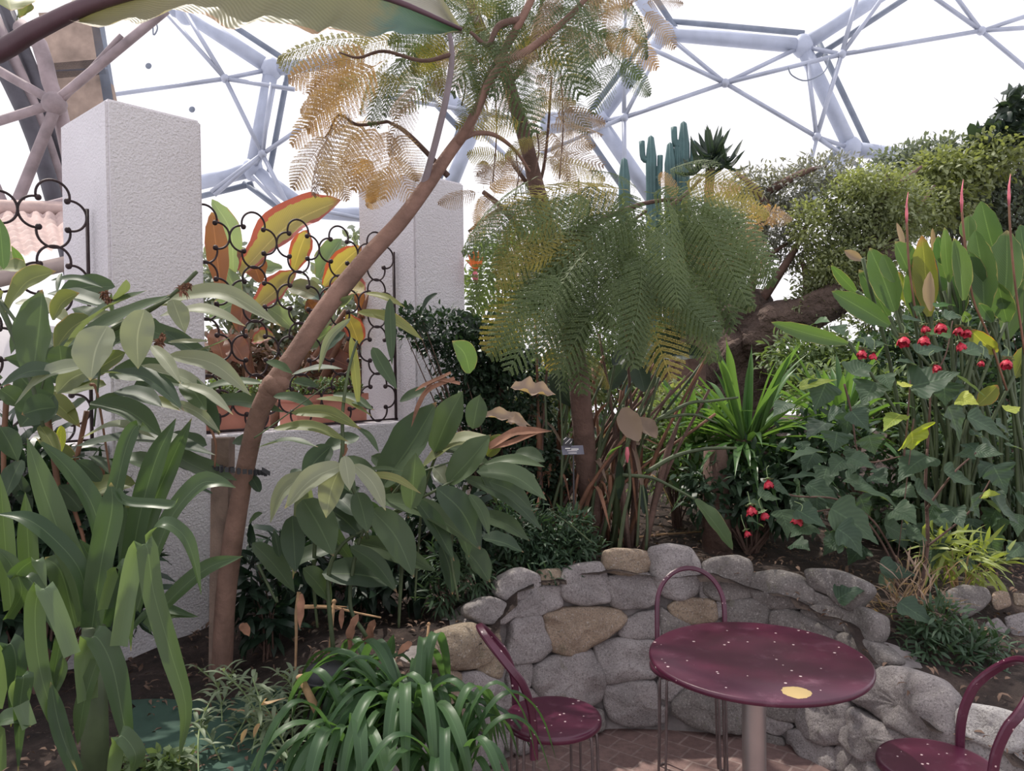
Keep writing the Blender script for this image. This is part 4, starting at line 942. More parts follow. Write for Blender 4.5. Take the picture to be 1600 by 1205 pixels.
# ================================================================== LEFT STRAP-LEAVED PLANT
sp_ = ground(150, 1180)
sl = empty('crinum', onz(150, 1300, .34), 'large strap-leaved lily plant with arching green leaves at the lower left', 'plant')
def strap(parent, kf, pts, w, d, mat='strapl', tipd=0, face_up=.5, name='leaf', n=22, wave=.05, tocam=.7, fold=.22):
    P = [at(*kf(x, y), d + tipd * i / (len(pts) - 1)) for i, (x, y) in enumerate(pts)]
    mb = MB(); mb.leaf(P, w / 3.5444 / F * d, facing(P[len(P) // 2], face_up, tocam, .2), 'strap', fold, wave, n); return mb.build(name, M[mat], parent)
for pts, w, d in [
 ([(480, 1300), (440, 1100), (330, 830), (220, 520), (150, 300)], 130, 2.05), ([(490, 1250), (440, 1030), (300, 860), (150, 750), (-20, 720)], 100, 2.0), ([(580, 1250), (540, 760), (400, 500), (200, 300)], 100, 2.15),
 ([(520, 1350), (580, 900), (640, 600), (700, 350), (760, 232), (840, 270)], 85, 2.2), ([(700, 1250), (760, 800), (860, 430), (975, 190)], 115, 2.25), ([(720, 1250), (820, 760), (940, 450), (1062, 190)], 110, 2.35),
 ([(510, 1350), (560, 1000), (620, 700), (615, 545)], 135, 2.0), ([(640, 590), (700, 650), (850, 665), (960, 670), (990, 630)], 55, 2.0), ([(760, 1250), (860, 950), (960, 720), (1100, 560), (1200, 545), (1305, 575)], 95, 2.1),
 ([(820, 1150), (810, 900), (900, 775), (1010, 830), (1070, 960), (1115, 1170)], 75, 1.95), ([(660, 1450), (740, 1000), (810, 890), (850, 1150), (950, 1500), (1030, 1800), (990, 2090)], 110, 1.9), ([(820, 1350), (960, 1180), (1150, 1020), (1345, 955)], 85, 2.1),
 ([(560, 1250), (620, 1050), (690, 1010), (715, 1150), (725, 1480)], 80, 1.95), ([(400, 1500), (330, 1300), (240, 1130), (195, 1250), (215, 1550), (300, 1850), (430, 2150)], 105, 1.85), ([(480, 1750), (470, 1480), (530, 1400), (620, 1560), (680, 1850), (740, 2150)], 130, 1.9),
 ([(540, 1530), (470, 1750), (430, 2000)], 80, 1.9), ([(160, 1900), (90, 1700), (130, 1620), (110, 1800), (100, 2150)], 90, 1.8), ([(330, 1350), (180, 1100), (90, 1060), (200, 980), (260, 1130)], 90, 2.0), ([(420, 1350), (340, 1050), (250, 960)], 140, 2.2), ([(680, 1350), (720, 1000), (700, 640)], 120, 2.35),
 ([(60, 1250), (30, 900), (0, 500)], 90, 2.2), ([(180, 1250), (160, 950), (140, 600)], 100, 2.3), ([(-40, 1800), (40, 1450), (90, 1550), (60, 1900)], 110, 1.9), ([(0, 2150), (-10, 1900), (90, 1850), (170, 1900)], 90, 1.8), ([(280, 1700), (330, 1450), (350, 1350)], 60, 1.9),
 ([(270, 1750), (340, 1600), (350, 1500)], 60, 1.9), ([(700, 1400), (860, 1250), (1090, 1290)], 50, 2.2), ([(900, 1350), (960, 1280), (1100, 1290)], 40, 2.2), ([(620, 2150), (660, 1950), (750, 2050), (720, 2180)], 100, 1.8), ([(420, 2150), (330, 1900), (280, 1650)], 90, 1.85), ([(40, 1300), (120, 1150), (60, 1000), (-30, 900)], 80, 2.1), ([(560, 1350), (600, 1150), (520, 1000), (440, 860)], 110, 2.2)]:
    strap(sl, L2, pts, w, d)
mb = MB(); mb.tube([onz(150, 1300, .30), at(*L2(520, 1350), 2.05)], [.04, .03], 10); mb.build('stem', M['stalk'], sl)

# ================================================================== CENTRE GINGER
cgp = ground(560, 985)
cg = empty('ginger_plant', cgp, 'ginger plant with long green leaves between the leaning trunk and the stone wall', 'plant', 'ginger plants')
leaves_px(cg, C2B, [
 (690, 575, 1000, 100, 205, g_, .05, 2.85), (860, 695, 885, 380, 140, g_, 0, 2.75), (915, 470, 1300, 290, 125, y_, -.05, 2.9), (1060, 555, 1302, 280, 155, g_, .05, 2.8), (985, 380, 1145, 40, 160, g_, 0, 2.95), (1265, 445, 1600, 460, 55, g_, -.04, 2.8), (1220, 485, 1610, 645, 110, g_, -.08, 2.7),
 (1290, 540, 1532, 705, 95, g_, -.05, 2.75), (1150, 520, 1595, 822, 90, g_, -.05, 2.85), (1000, 575, 1242, 918, 160, g_, -.06, 2.7), (1180, 610, 1292, 840, 65, g_, -.05, 2.75), (885, 640, 1098, 982, 95, g_, 0, 2.8), (635, 690, 875, 1072, 170, g_, -.05, 2.75), (650, 635, 1238, 918, 110, g_, -.05, 2.85),
 (520, 900, 782, 1158, 95, g_, -.05, 2.8), (365, 1050, 795, 1110, 160, g_, 0, 2.8), (540, 870, 995, 1040, 120, g_, 0, 2.9), (260, 640, 430, 955, 190, g_, 0, 2.8), (400, 690, 590, 855, 150, g_, 0, 2.85), (200, 730, 220, 1050, 130, g_, 0, 2.8), (130, 960, 98, 808, 50, g_, 0, 2.8), (240, 740, 205, 1082, 46, y_, 0, 2.75),
 (-20, 880, 215, 1155, 110, g_, 0, 2.85), (260, 1020, 420, 1215, 110, g_, 0, 2.85), (480, 450, 158, 692, 115, p_, .06, 2.6), (472, 455, 388, 742, 135, p_, .04, 2.6), (490, 398, 520, 592, 85, p_, 0, 2.6), (540, 445, 718, 702, 90, p_, -.06, 2.6), (300, 500, 78, 772, 95, p_, .12, 2.6), (415, 345, 255, 522, 125, g_, 0, 2.75),
 (195, 160, 582, 250, 75, y_, -.06, 2.65), (95, 250, 512, 320, 62, y_, -.06, 2.65), (10, 352, 345, 350, 52, g_, -.05, 2.65), (330, 85, 645, 180, 52, y_, -.05, 2.7), (95, 70, 345, 150, 60, g_, -.05, 2.75), (560, 240, 682, 382, 36, g_, -.05, 2.7), (560, 600, 620, 825, 120, g_, 0, 2.75), (590, 480, 815, 482, 24, g_, 0, 2.75), (610, 500, 915, 608, 42, y_, -.05, 2.7),
 (1160, 915, 1295, 1100, 125, g_, 0, 2.9), (1120, 760, 1180, 960, 80, g_, 0, 2.9), (980, 460, 1060, 560, 90, p_, 0, 2.8), (1280, 400, 1380, 280, 90, y_, 0, 2.8), (1200, 250, 1240, 60, 120, g_, 0, 3.0), (220, 760, 300, 560, 100, g_, 0, 2.9), (700, 820, 560, 640, 120, g_, 0, 2.95), (440, 620, 560, 740, 110, g_, 0, 2.9), (1430, 390, 1600, 430, 90, g_, 0, 2.95), (820, 900, 700, 700, 90, g_, 0, 3.0), (230, 470, 210, 540, 60, g_, 0, 2.9), (1540, 500, 1400, 600, 80, g_, 0, 2.9)], 2.75, g_, dj=.05)
leaves_px(cg, C6, [(915, 665, 1280, 822, 62, y_, -.05, 2.75), (1095, 590, 1108, 962, 62, g_, 0, 2.75), (1000, 860, 1135, 1095, 80, g_, .05, 2.7), (880, 700, 700, 1000, 45, p_, .1, 2.65), (550, 1015, 835, 980, 60, g_, 0, 2.7), (880, 800, 925, 1215, 52, y_, 0, 2.7), (960, 560, 1180, 640, 40, y_, 0, 2.8), (410, 940, 560, 1010, 50, g_, 0, 2.75), (850, 780, 720, 900, 60, g_, 0, 2.75), (1540, 1005, 1440, 825, 115, 'strel', .1, 3.0), (560, 1050, 700, 1080, 50, g_, 0, 2.8),
 (1360, 560, 1270, 670, 26, 'streld', .1, 3.4), (1150, 1160, 1330, 1100, 60, g_, 0, 2.9), (780, 1120, 1010, 1210, 60, g_, 0, 2.8), (840, 640, 910, 560, 90, 'ensgreen', 0, 3.0)], 2.75, g_, dj=.04)
stems_px(cg, C2B, [([(610, 1400), (520, 1200), (600, 800), (800, 690), (1050, 560), (1260, 440)], .008, 2.82), ([(430, 1500), (400, 1080), (470, 900), (600, 810), (830, 690)], .009, 2.82), ([(640, 780), (800, 560), (940, 480), (1120, 420)], .006, 2.85), ([(460, 480), (480, 350), (480, 160), (510, -60), (560, -240)], .008, 2.7),
 ([(620, 860), (560, 640), (470, 460)], .007, 2.8), ([(-10, 300), (90, 230), (400, 0)], .003, 2.6), ([(10, 1000), (110, 1200), (115, 1180)], .006, 2.8), ([(1160, 560), (1080, 900), (1120, 1200)], .008, 2.9), ([(820, 800), (800, 1150), (790, 1350)], .009, 2.95), ([(330, 760), (320, 1100), (340, 1350)], .009, 2.95), ([(1130, 40), (1080, 200), (940, 560), (900, 900), (880, 1200)], .007, 2.95)], 2.8, 'stalk')
for pts, w in (([(1290, 352), (1420, 275), (1500, 262), (1640, 262)], 46), ([(1290, 355), (1400, 330), (1500, 290), (1590, 262)], 30), ([(1100, -30), (960, 30), (900, 120), (860, 240)], 26), ([(1130, 0), (1000, -20), (920, 60)], 22), ([(1080, -60), (950, 0), (880, 40)], 20)):
    strap(cg, C2B, pts, w, 2.8, 'drybrown', name='withered_leaf')
leaves_px(cg, C2B, [(1240, 180, 1525, 235, 62, 'jacb', 0, 2.85), (1390, 210, 1500, 240, 60, 'jacb', 0, 2.85), (480, 330, 485, 410, 40, 'drybrown', 0, 2.65), (330, 480, 400, 380, 50, 'jacb', 0, 2.75), (770, 570, 760, 620, 44, 'drybrown', 0, 2.75)], 2.8, g_, name='withered_leaf', wave=.35, fold=.5)
leaves_px(cg, C3, [(170, 20, 420, 60, 90, 'jacb', .1, 2.9)], 2.9, g_, name='withered_leaf', wave=.35, fold=.5)

for k in range(18):
    x = rnd(450, 760); y = rnd(680, 880); a = math.radians(rnd(20, 150)); l = rnd(70, 120)
    leaves_px(cg, lambda x, y: (x, y), [(x, y, x + math.cos(a) * l, y + math.sin(a) * l * .8, rnd(80, 120), g_, rnd(-.1, .1), rnd(2.95, 3.15))], 2.9, g_, dj=.02, wave=.07)
# ================================================================== STAKE WITH TREE TIE, SPOTLIGHT, LABEL, CANES
stk = empty('wooden_stake', ground(345, 1050), 'square weathered wooden stake supporting the leaning trunk', 'stake')
sb = ground(343, 1062); st = at(349, 684, sb.y - .01); mb = MB(); w_ = .034
mb.box(sb - Z * .1 - Vector((w_, w_, 0)) , Vector((w_ * 2, .0, 0)), Vector((0, w_ * 2, 0)), st - sb + Z * .1 + Vector((.0, 0, 0))); mb.build('post', M['stake'], stk, False)
tie = MB(); cc = at(372, 735, 2.93)
for k in range(30):
    a = k / 30 * 2 * math.pi; p = cc + Vector((math.cos(a) * .10, math.sin(a) * .085, math.sin(a) * -.012 - math.cos(a) * .012)); q = Vector((-math.sin(a), math.cos(a), 0)); rr_ = Vector((math.cos(a), math.sin(a), 0))
    tie.box(p - q * .007 - Z * .009, q * .015, rr_ * .004, Z * .018)
    if k % 3 == 0: tie.box(p - q * .004 - Z * .012, q * .008, rr_ * .010, Z * .024)
tr_ = empty('tree_tie', cc, 'black plastic buckle strap tying the trunk to the stake', 'strap')
tie.build('strap_loop', M['black'], tr_, False); mb = MB()
for k in range(7): mb.box(at(409 + k * 1.6, 737 + k * .9, 2.86), Vector((.006, .002, -.003)), Vector((0, .006, 0)), Z * .016)
mb.build('strap_end', M['black'], tr_, False)
sl0 = at(512, 1052, 2.62); spot = empty('garden_spotlight', gz(sl0), 'black round garden spotlight sunk in the soil behind the strap-leaved clump', 'lamp')
mb = MB(); c = sl0; mb.lathe(c, [(.002, .028), (.05, .027), (.072, .018), (.076, .0), (.076, -.05), (.06, -.08), (.002, -.09)], 28); mb.build('housing', M['black'], spot)
mb = MB(); mb.box(c + Vector((-.005, -.085, -.06)), Vector((.07, -.01, 0)), Vector((0, .03, 0)), Z * .03); mb.build('bracket', M['black'], spot)
mb = MB(); mb.lathe(c, [(.077, -.01), (.081, -.01), (.081, -.02), (.077, -.02)], 28); mb.build('rim', M['black'], spot)
pl_ = empty('plant_label', gz(at(896, 760, 3.6)), 'small dark grey plant label on a stake under the feathery tree', 'sign')
mb = MB(); a = at(877, 697, 3.5); b = at(911, 696, 3.5); mb.box(at(879, 711, 3.5), b - a, Vector((0, .004, 0)), (at(877, 697, 3.52) - at(879, 711, 3.5))); mb.build('plate', M['tag'], pl_, False)
mb = MB(); mb.box(at(895, 711, 3.506), Vector((.006, 0, 0)), Vector((0, .004, 0)), Z * -(at(895, 711, 3.506).z - bedz(.28, 3.5))); mb.build('spike', M['black'], pl_, False)
for x0, x1, y, h, mt in ((883, 891, 700, .0055, 'white'), (892.5, 904, 701, .0055, 'white'), (886, 902, 704, .003, 'cream'), (888, 901, 707.5, .003, 'cream')):
    mb = MB(); a_ = at(x0, y, 3.497); mb.box(a_, at(x1, y, 3.497) - a_, Vector((0, .001, 0)), Z * -h); mb.build('printed_line', M[mt], pl_, False)
mb = MB(); mb.box(at(879, 696, 3.49), at(892, 699, 3.49) - at(879, 696, 3.49), Vector((0, .003, 0)), at(883, 683, 3.49) - at(879, 696, 3.49)); tg = mb.build('small_tag', M['black'], pl_, False)
for x0, y0, x1, y1 in ((880.5, 688, 885, 684.5), (883, 694, 891, 686.5), (890.5, 694, 893.5, 690.5)):
    mb = MB(); a_ = at(x0, y0, 3.486); mb.box(a_, at(x1, y1, 3.486) - a_, Vector((0, .001, 0)), Z * .0045); mb.build('stripe', M['white'], tg, False)
for p, q, d, r, lab in (((670, 975), (662, 1045), 2.95, .0045, 'thin pale cane standing beside the tan boulder'), ((522, 940), (514, 1022), 2.95, .006, 'short pale cane standing behind the spotlight')):
    mb = MB(); mb.tube([at(p[0], p[1], d), at(q[0], q[1] + 8, d)], r, 7); mb.ball(at(p[0], p[1], d), r * 1.5, 8); tag(mb.build('cane', M['straw']), lab, 'cane')
mb = MB(); mb.tube([ground(357, 1118) + Z * .012, ground(455, 1132) + Z * .015], [.009, .006], 8); tag(mb.build('fallen_cane', M['straw']), 'reddish dry cane lying on the soil left of the strap-leaved clump', 'cane')
mb = MB(); mb.tube([ground(960, 852) + Z * .02, ground(1030, 842) + Z * .02, ground(1105, 836) + Z * .02], [.008, .007, .004], 7); tag(mb.build('fallen_cane', M['straw']), 'dry cane lying on the soil behind the stone wall', 'cane')
# dead ginger stalk with hanging brown leaves
dst = empty('dead_stalk', ground(520, 1000), 'broken dry brown stalk with shrivelled leaves hanging over the soil', 'plant debris')
stems_px(dst, C6B, [([(410, 300), (600, 300), (740, 330), (870, 355)], .006, 2.95), ([(415, 215), (400, 330), (400, 450), (395, 660)], .008, 2.9), ([(440, 290), (560, 290), (680, 296)], .004, 3.0)], 2.95, 'straw')
leaves_px(dst, C6B, [(745, 335, 700, 560, 44), (835, 365, 790, 570, 50), (430, 220, 420, 420, 40), (655, 300, 650, 420, 30), (1040, 490, 960, 560, 40), (90, 390, 140, 460, 50), (400, 700, 410, 640, 30)], 2.93, 'drybrown', 'lance', wave=.3, name='withered_leaf')
bs = empty('broken_stalk', gz(at(*C6B(480, 850), 2.5)), 'cut pale brown stalk leaning in front of the spotlight', 'plant debris')
mb = MB(); mb.tube([at(*C6B(425, 690), 2.45), at(*C6B(520, 880), 2.42)], [.012, .014], 8); mb.build('stem', M['straw'], bs); mb = MB(); mb.ball(at(*C6B(425, 688), 2.45), .016, 8, 1, .8, .7); mb.build('cut_end', M['straw'], bs)

# ================================================================== STRAP-LEAVED CLUMPS, LOWER CENTRE
def clump(name, label, cat, c, n, L, w, mat, rise=.7, spread=1.0, prof='strap', hmin=.5, az=None, stiff=0):
    root = empty(name, c, label, cat, 'strap-leaved clumps' if name == 'clivia' else None)
    for k in range(n):
        a = rnd(0, 2 * math.pi) if az is None else rnd(*az); l = L * rnd(.6, 1.1); up = rise * rnd(hmin, 1.15); dr = Vector((math.cos(a), math.sin(a), 0))
        o = c + dr * rnd(0, .05) + Vector((rnd(-.03, .03), rnd(-.03, .03), 0)); out = l * spread * rnd(.45, .8)
        pts = [o, o + dr * out * .25 + Z * l * up * .62, o + dr * out * .62 + Z * l * up * .85, o + dr * out * 1.0 + Z * l * up * .55, o + dr * out * 1.25 + Z * l * (up * .15 - .15)]
        if stiff: el = math.radians(rnd(-38, 80)); q = dr * math.cos(el) + Z * math.sin(el); pts = [o, o + q * l * .35 + Z * .02, o + q * l * .7 + Z * .01, o + q * l - Z * l * .14 * math.cos(el)]
        mb = MB(); mb.leaf(pts, w * rnd(.75, 1.15), (Z - dr * .25), prof, .25, .04, 16, False); mb.build('leaf', M[mat], root)
    return root
clump('clivia', 'dense clump of arching glossy green strap leaves, middle bottom, against the wall end', 'plant', gz(onz(640, 1150, .42)), 60, .40, .036, 'clivia')
clump('clivia', 'clump of arching glossy strap leaves at the bottom edge left of centre', 'plant', gz(onz(560, 1200, .38)), 40, .36, .036, 'clivia')
clump('clivia', 'clump of strap leaves spilling over the wall end beside the left chair', 'plant', gz(onz(700, 1190, .45)), 34, .36, .03, 'clivia')
clump('clivia', 'small tuft of strap leaves just right of the spotlight', 'plant', gz(onz(585, 1090, .45)), 22, .33, .034, 'clivia')
o = empty('tall_leaf_shoot', gz(at(615, 1080, 2.8)), 'single upright strap leaf with cut tip above the clump', 'plant'); strap(o, C6B, [(890, 760), (905, 620), (925, 520), (940, 448)], 60, 2.8, 'clivia')
# mid-distance lily clump, right of centre
lc = at(1165, 690, 4.2); lr = clump('lily_clump', 'large bright green rosette of strap leaves in front of the gnarled trunk', 'plant', lc, 98, .62, .048, 'lily', .95, prof='spear', stiff=1)
mb = MB(); mb.tube([gz(lc) - Z * .05, lc.lerp(gz(lc), .5), lc + Z * .02], [.075, .06, .05], 12); mb.build('caudex', M['darkbark'], lr)
clump('lily_clump', 'smaller bright green strap-leaved rosette behind the red-flowered shrub', 'plant', at(1310, 670, 4.5), 70, .60, .046, 'lily', .9, prof='spear', stiff=1)
mb = MB(); mb.tube([gz(at(1120, 760, 4)) - Z * .05, at(1118, 700, 4.0)], [.08, .06], 12); tag(mb.build('cut_stump', M['darkbark']), 'dark stump in shade under the lily rosette', 'stump')

# ================================================================== STRELITZIA, RIGHT
srp = gz(at(1520, 800, 4.1)); sr = empty('strelitzia', srp, 'strelitzia clump with upright paddle leaves, some yellow, at the right', 'plant', 'strelitzia clumps')
SL = [(1450, 400, 1358, 50, 150), (1375, 690, 1325, 210, 160), (1480, 650, 1500, 212, 180), (1070, 690, 1030, 240, 125, 'strely'), (965, 625, 900, 440, 75, 'strely'), (880, 660, 740, 310, 150), (850, 700, 680, 430, 100), (960, 450, 880, 275, 110), (880, 500, 815, 345, 80), (850, 740, 530, 550, 120), (670, 560, 525, 405, 60),
 (620, 840, 195, 722, 90), (1190, 650, 1100, 470, 130), (1260, 600, 1205, 255, 95), (1180, 500, 1155, 195, 65), (1290, 270, 1290, 130, 85), (1440, 730, 1595, 380, 85), (1490, 830, 1580, 528, 115), (1160, 410, 1120, 240, 70), (1440, 890, 1290, 755, 105, 'strely'), (1540, 1030, 1610, 850, 100, 'strely'), (1150, 560, 1060, 300, 100), (1610, 380, 1575, 180, 80),
 (1420, 720, 1345, 615, 60), (1280, 720, 1265, 660, 50), (1350, 560, 1290, 330, 110), (1000, 700, 970, 400, 110), (1240, 700, 1240, 420, 110), (1540, 520, 1600, 260, 120), (1090, 330, 1088, 200, 26, 'jacb'), (930, 320, 890, 170, 30, 'jacb'), (700, 380, 600, 325, 50, 'jacb'), (1080, 660, 1075, 440, 60, 'jacb'), (1340, 1180, 1450, 1070, 90, 'strely'), (1500, 720, 1450, 500, 120)]
leaves_px(sr, R4, [tuple(list(r) + ([None] if len(r) < 6 else []) + [rnd(-.03, .03), 3.9 + rnd(-.25, .3)]) for r in SL], 3.9, 'strel', 'blade', dj=.02, fold=.35, up=.2, tocam=.9, wave=.03, bulge=0)
for r in SL:
    if r[1] > 600 or True:
        a = at(*R4(r[0], r[1] - 12), 3.92); mb = MB(); q = srp + Vector((rnd(-.28, .28), rnd(-.15, .15), 0)); mb.tube(spline([q, q.lerp(a, .5) + Z * .1 + Vector((q.x - a.x, 0, 0)) * .1, a], 8), [.011] * 5 + [.009] * 4, 6); mb.build('leaf_stalk', M['stalk'], sr)
for pts in ([(1500, 1100), (1400, 800), (1310, 580), (1265, 250), (1250, 90)], [(1600, 900), (1545, 500), (1520, 220), (1512, 60)], [(1000, 700), (960, 420), (945, 160)]):
    mb = MB(); S = spline([at(*R4(x, y), 3.75) for x, y in pts], 16); mb.tube(S, .0055, 7); mb.build('flower_stalk', M['redstalk'], sr)
    e = S[-1]; mb = MB(); mb.tube([e - Z * .02, e + Z * .03, e + Z * .08, e + Z * .14 + Vector((.008, 0, 0))], [.005, .0075, .005, .001], 8); mb.build('flower_bud', M['pink'], sr)
# dark strelitzia stand in the centre under the hanging fronds
scp = gz(at(935, 830, 4.0)); sc_ = empty('strelitzia', scp, 'dark green strelitzia stand with reddish stalks below the hanging fronds', 'plant', 'strelitzia clumps')
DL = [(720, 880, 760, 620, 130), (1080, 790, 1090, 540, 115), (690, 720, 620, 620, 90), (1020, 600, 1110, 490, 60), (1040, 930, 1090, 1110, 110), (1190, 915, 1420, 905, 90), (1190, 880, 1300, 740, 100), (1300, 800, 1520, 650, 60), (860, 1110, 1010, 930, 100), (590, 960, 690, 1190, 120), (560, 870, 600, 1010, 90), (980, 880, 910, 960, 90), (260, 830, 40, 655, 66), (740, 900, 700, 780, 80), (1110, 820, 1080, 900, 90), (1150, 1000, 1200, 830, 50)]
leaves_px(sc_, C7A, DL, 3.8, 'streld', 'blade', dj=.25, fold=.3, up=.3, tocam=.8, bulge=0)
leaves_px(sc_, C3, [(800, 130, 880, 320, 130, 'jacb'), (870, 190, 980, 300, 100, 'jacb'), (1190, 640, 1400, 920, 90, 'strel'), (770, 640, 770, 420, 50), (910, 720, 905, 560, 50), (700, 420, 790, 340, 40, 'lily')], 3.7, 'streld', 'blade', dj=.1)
for k in range(46):
    q = scp + Vector((rnd(-.32, .22), rnd(-.2, .2), 0)); x = rnd(820, 1120); y = rnd(480, 660); e = at(x, y, rnd(3.7, 4.2))
    mb = MB(); mb.tube(spline([q, q.lerp(e, .5) + Vector(((q.x - e.x) * .12, 0, 0)), e], 8), [rnd(.008, .017)] * 5 + [.007] * 4, 6); mb.build('leaf_stalk', M[RND.choice(['redstalk', 'stalk', 'redstalk', 'darkbark'])], sc_)
for k in range(34):
    q = scp + Vector((rnd(-.3, .3), rnd(-.15, .15), .05)); a = math.radians(rnd(200, 340)); e = q + Vector((math.cos(a) * rnd(.1, .5), rnd(-.3, .1), rnd(.0, .75)))
    mb = MB(); mb.leaf([q + Z * rnd(0, .3), q.lerp(e, .5) + Z * .25, e], rnd(.012, .022), facing(q), 'strap', .3, .1, 8); mb.build('dry_blade', M[RND.choice(['drybrown', 'jacb', 'drybrown'])], sc_)
stems_px(sc_, C3, [([(770, 920), (800, 720), (830, 560), (815, 360)], .010, 3.45), ([(870, 900), (880, 700), (890, 560)], .007, 3.45), ([(920, 920), (925, 740), (900, 560)], .008, 3.45), ([(790, 505), (950, 520), (1080, 580), (1190, 640)], .009, 3.5), ([(920, 490), (1080, 400), (1250, 360), (1420, 355)], .012, 3.6), ([(980, 200), (1150, 110), (1280, 95), (1430, 75)], .010, 3.7), ([(1000, 190), (1180, 170), (1310, 215)], .008, 3.7), ([(620, 880), (500, 780), (370, 690)], .004, 3.4), ([(450, 560), (455, 300), (440, 0)], .006, 3.6), ([(370, 300), (360, 60), (352, -60)], .006, 3.6)], 3.5, 'stalk', name='leaf_stalk')
mb = MB(); a = at(*C3(815, 350), 3.44); mb.tube([a, a - Z * .03, a - Z * .07], [.006, .011, .004], 8); mb.build('flower_bud', M['pink'], sc_)
# orange flower right of the further pillar
fl = empty('orange_flower', gz(at(745, 640, 4.7)), 'orange spiky flower with pink base right of the further pillar', 'flower')
stems_px(fl, C7A, [([(160, 720), (170, 600), (155, 500)], .006, 4.7)], 4.7, 'stalk')
for a, l in ((60, 100), (80, 120), (95, 130), (112, 110), (130, 90), (45, 60)):
    mb = MB(); c = at(*C7A(150, 440), 4.7); e = at(*C7A(150 + math.cos(math.radians(a)) * l, 440 - math.sin(math.radians(a)) * l), 4.7); mb.leaf([c, c.lerp(e, .5), e], .022, facing(c), 'lance', .3, 0, 6); mb.build('petal', M['orange'], fl)
mb = MB(); mb.tube([at(*C7A(155, 505), 4.7), at(*C7A(150, 470), 4.7), at(*C7A(150, 440), 4.7)], [.010, .02, .012], 8); mb.build('bract', M['pink'], fl)

# ================================================================== ABUTILON WITH RED FLOWERS
abp = gz(at(1430, 900, 3.5)); ab = empty('abutilon', abp, 'shrub with maple-like leaves and hanging red flowers at the right, over the wall', 'plant')
A1 = [(500, -10, 430, 155, 180), (770, -10, 695, 120, 200), (1150, -10, 1160, 125, 180), (1175, 125, 1240, 325, 190), (1280, 180, 1515, 315, 120), (500, 215, 388, 302, 160), (560, 265, 540, 375, 170), (735, 285, 770, 392, 150), (970, 265, 970, 368, 210, 'abutlime'), (910, 170, 815, 265, 120, 'abutlime'), (485, 375, 275, 438, 95), (600, 420, 520, 505, 140), (630, 410, 770, 470, 125), (445, 500, 235, 528, 62), (395, 555, 605, 685, 120),
 (655, 585, 945, 740, 140), (525, 690, 790, 890, 205), (1060, 400, 895, 545, 190), (1000, 595, 1145, 705, 140), (335, 695, 500, 795, 140), (205, 560, 305, 625, 90), (245, 700, 285, 858, 130), (1425, 455, 1500, 605, 170), (1325, 370, 1485, 390, 85), (1495, 340, 1610, 375, 66), (1365, 620, 1465, 612, 70, 'abutlime'), (1440, 645, 1570, 780, 150), (1300, 630, 1350, 745, 180), (1225, 80, 1345, 115, 100, 'abutlime'), (1495, 150, 1575, 128, 80, 'abutlime'),
 (795, 1010, 1005, 1062, 120), (795, 1055, 885, 1170, 95), (600, 900, 480, 860, 130), (560, 800, 700, 960, 160), (820, 780, 960, 860, 150), (940, 830, 1060, 870, 110), (620, 520, 690, 560, 90), (420, 780, 300, 850, 150), (130, 780, 60, 760, 80), (120, 610, 250, 640, 90), (150, 690, 60, 650, 70), (1150, 480, 1330, 560, 130), (1240, 380, 1330, 420, 90), (870, 700, 1000, 780, 160), (1190, 700, 1260, 800, 140), (1440, 220, 1530, 300, 110), (640, 150, 740, 260, 130), (1340, 1330, 1400, 1380, 10)]
leaves_px(ab, R4C, A1[:-1], 3.3, 'abut', 'heart', dj=.16, fold=.12, up=.75, tocam=.5, wave=.08)
leaves_px(ab, R8, [(560, 255, 725, 200, 150), (905, 270, 1115, 408, 120)], 3.0, 'abut', 'heart', dj=.05, fold=.12, up=.75, tocam=.6)
leaves_px(ab, R4, [(690, 810, 760, 880, 90), (560, 740, 600, 800, 90), (430, 730, 520, 720, 80, 'lily'), (920, 700, 1050, 720, 70), (1010, 630, 1000, 690, 60), (1110, 640, 1220, 630, 70, 'lily'), (860, 790, 920, 880, 100), (1190, 790, 1040, 790, 80, 'lily'), (1000, 890, 1180, 880, 100), (1260, 890, 1400, 880, 120), (1150, 690, 1250, 700, 80), (1470, 890, 1540, 920, 70), (960, 1080, 1240, 1000, 190), (640, 1010, 760, 960, 150), (350, 1080, 560, 1040, 70, 'abutlime'), (920, 1080, 980, 1070, 80, 'abutlime'), (1000, 960, 870, 940, 80), (820, 1010, 860, 1100, 110), (840, 850, 750, 860, 70), (1340, 870, 1420, 940, 90), (1210, 1010, 1400, 1150, 90)], 3.35, 'abut', 'heart', dj=.15, up=.75, tocam=.5, fold=.12)
for k in range(58):
    x = rnd(1215, 1600); y = rnd(600, 880) if k % 2 else rnd(690, 880); a = rnd(-2.6, .4); l = rnd(28, 46)
    leaves_px(ab, lambda x, y: (x, y), [(x, y, x + math.cos(a) * l * .8, y + abs(math.sin(a)) * l, l * 3.0)], rnd(3.45, 3.9), 'abut', 'heart', dj=.02, fold=.1, up=.8, tocam=.5, wave=.08)
stems_px(ab, R4C, [([(930, 400), (950, 200), (965, -20)], .005, 3.3), ([(1060, 360), (1075, 100), (1070, -60)], .006, 3.35), ([(1000, 1250), (1060, 900), (1050, 560), (1060, 360)], .010, 3.4), ([(1000, 1250), (900, 1000), (760, 760), (560, 640), (320, 620), (180, 560)], .006, 3.35), ([(900, 1150), (820, 900), (640, 700), (360, 720)], .006, 3.35), ([(1050, 700), (1200, 500), (1330, 380)], .006, 3.35), ([(1070, 0), (1160, -160), (1200, -350)], .004, 3.35), ([(600, 0), (640, 160), (700, 420), (930, 400)], .005, 3.35), ([(1060, 900), (1300, 700), (1450, 460)], .005, 3.35), ([(960, 340), (980, 250), (850, 1340)], .003, 3.3)], 3.35, 'darkbark')
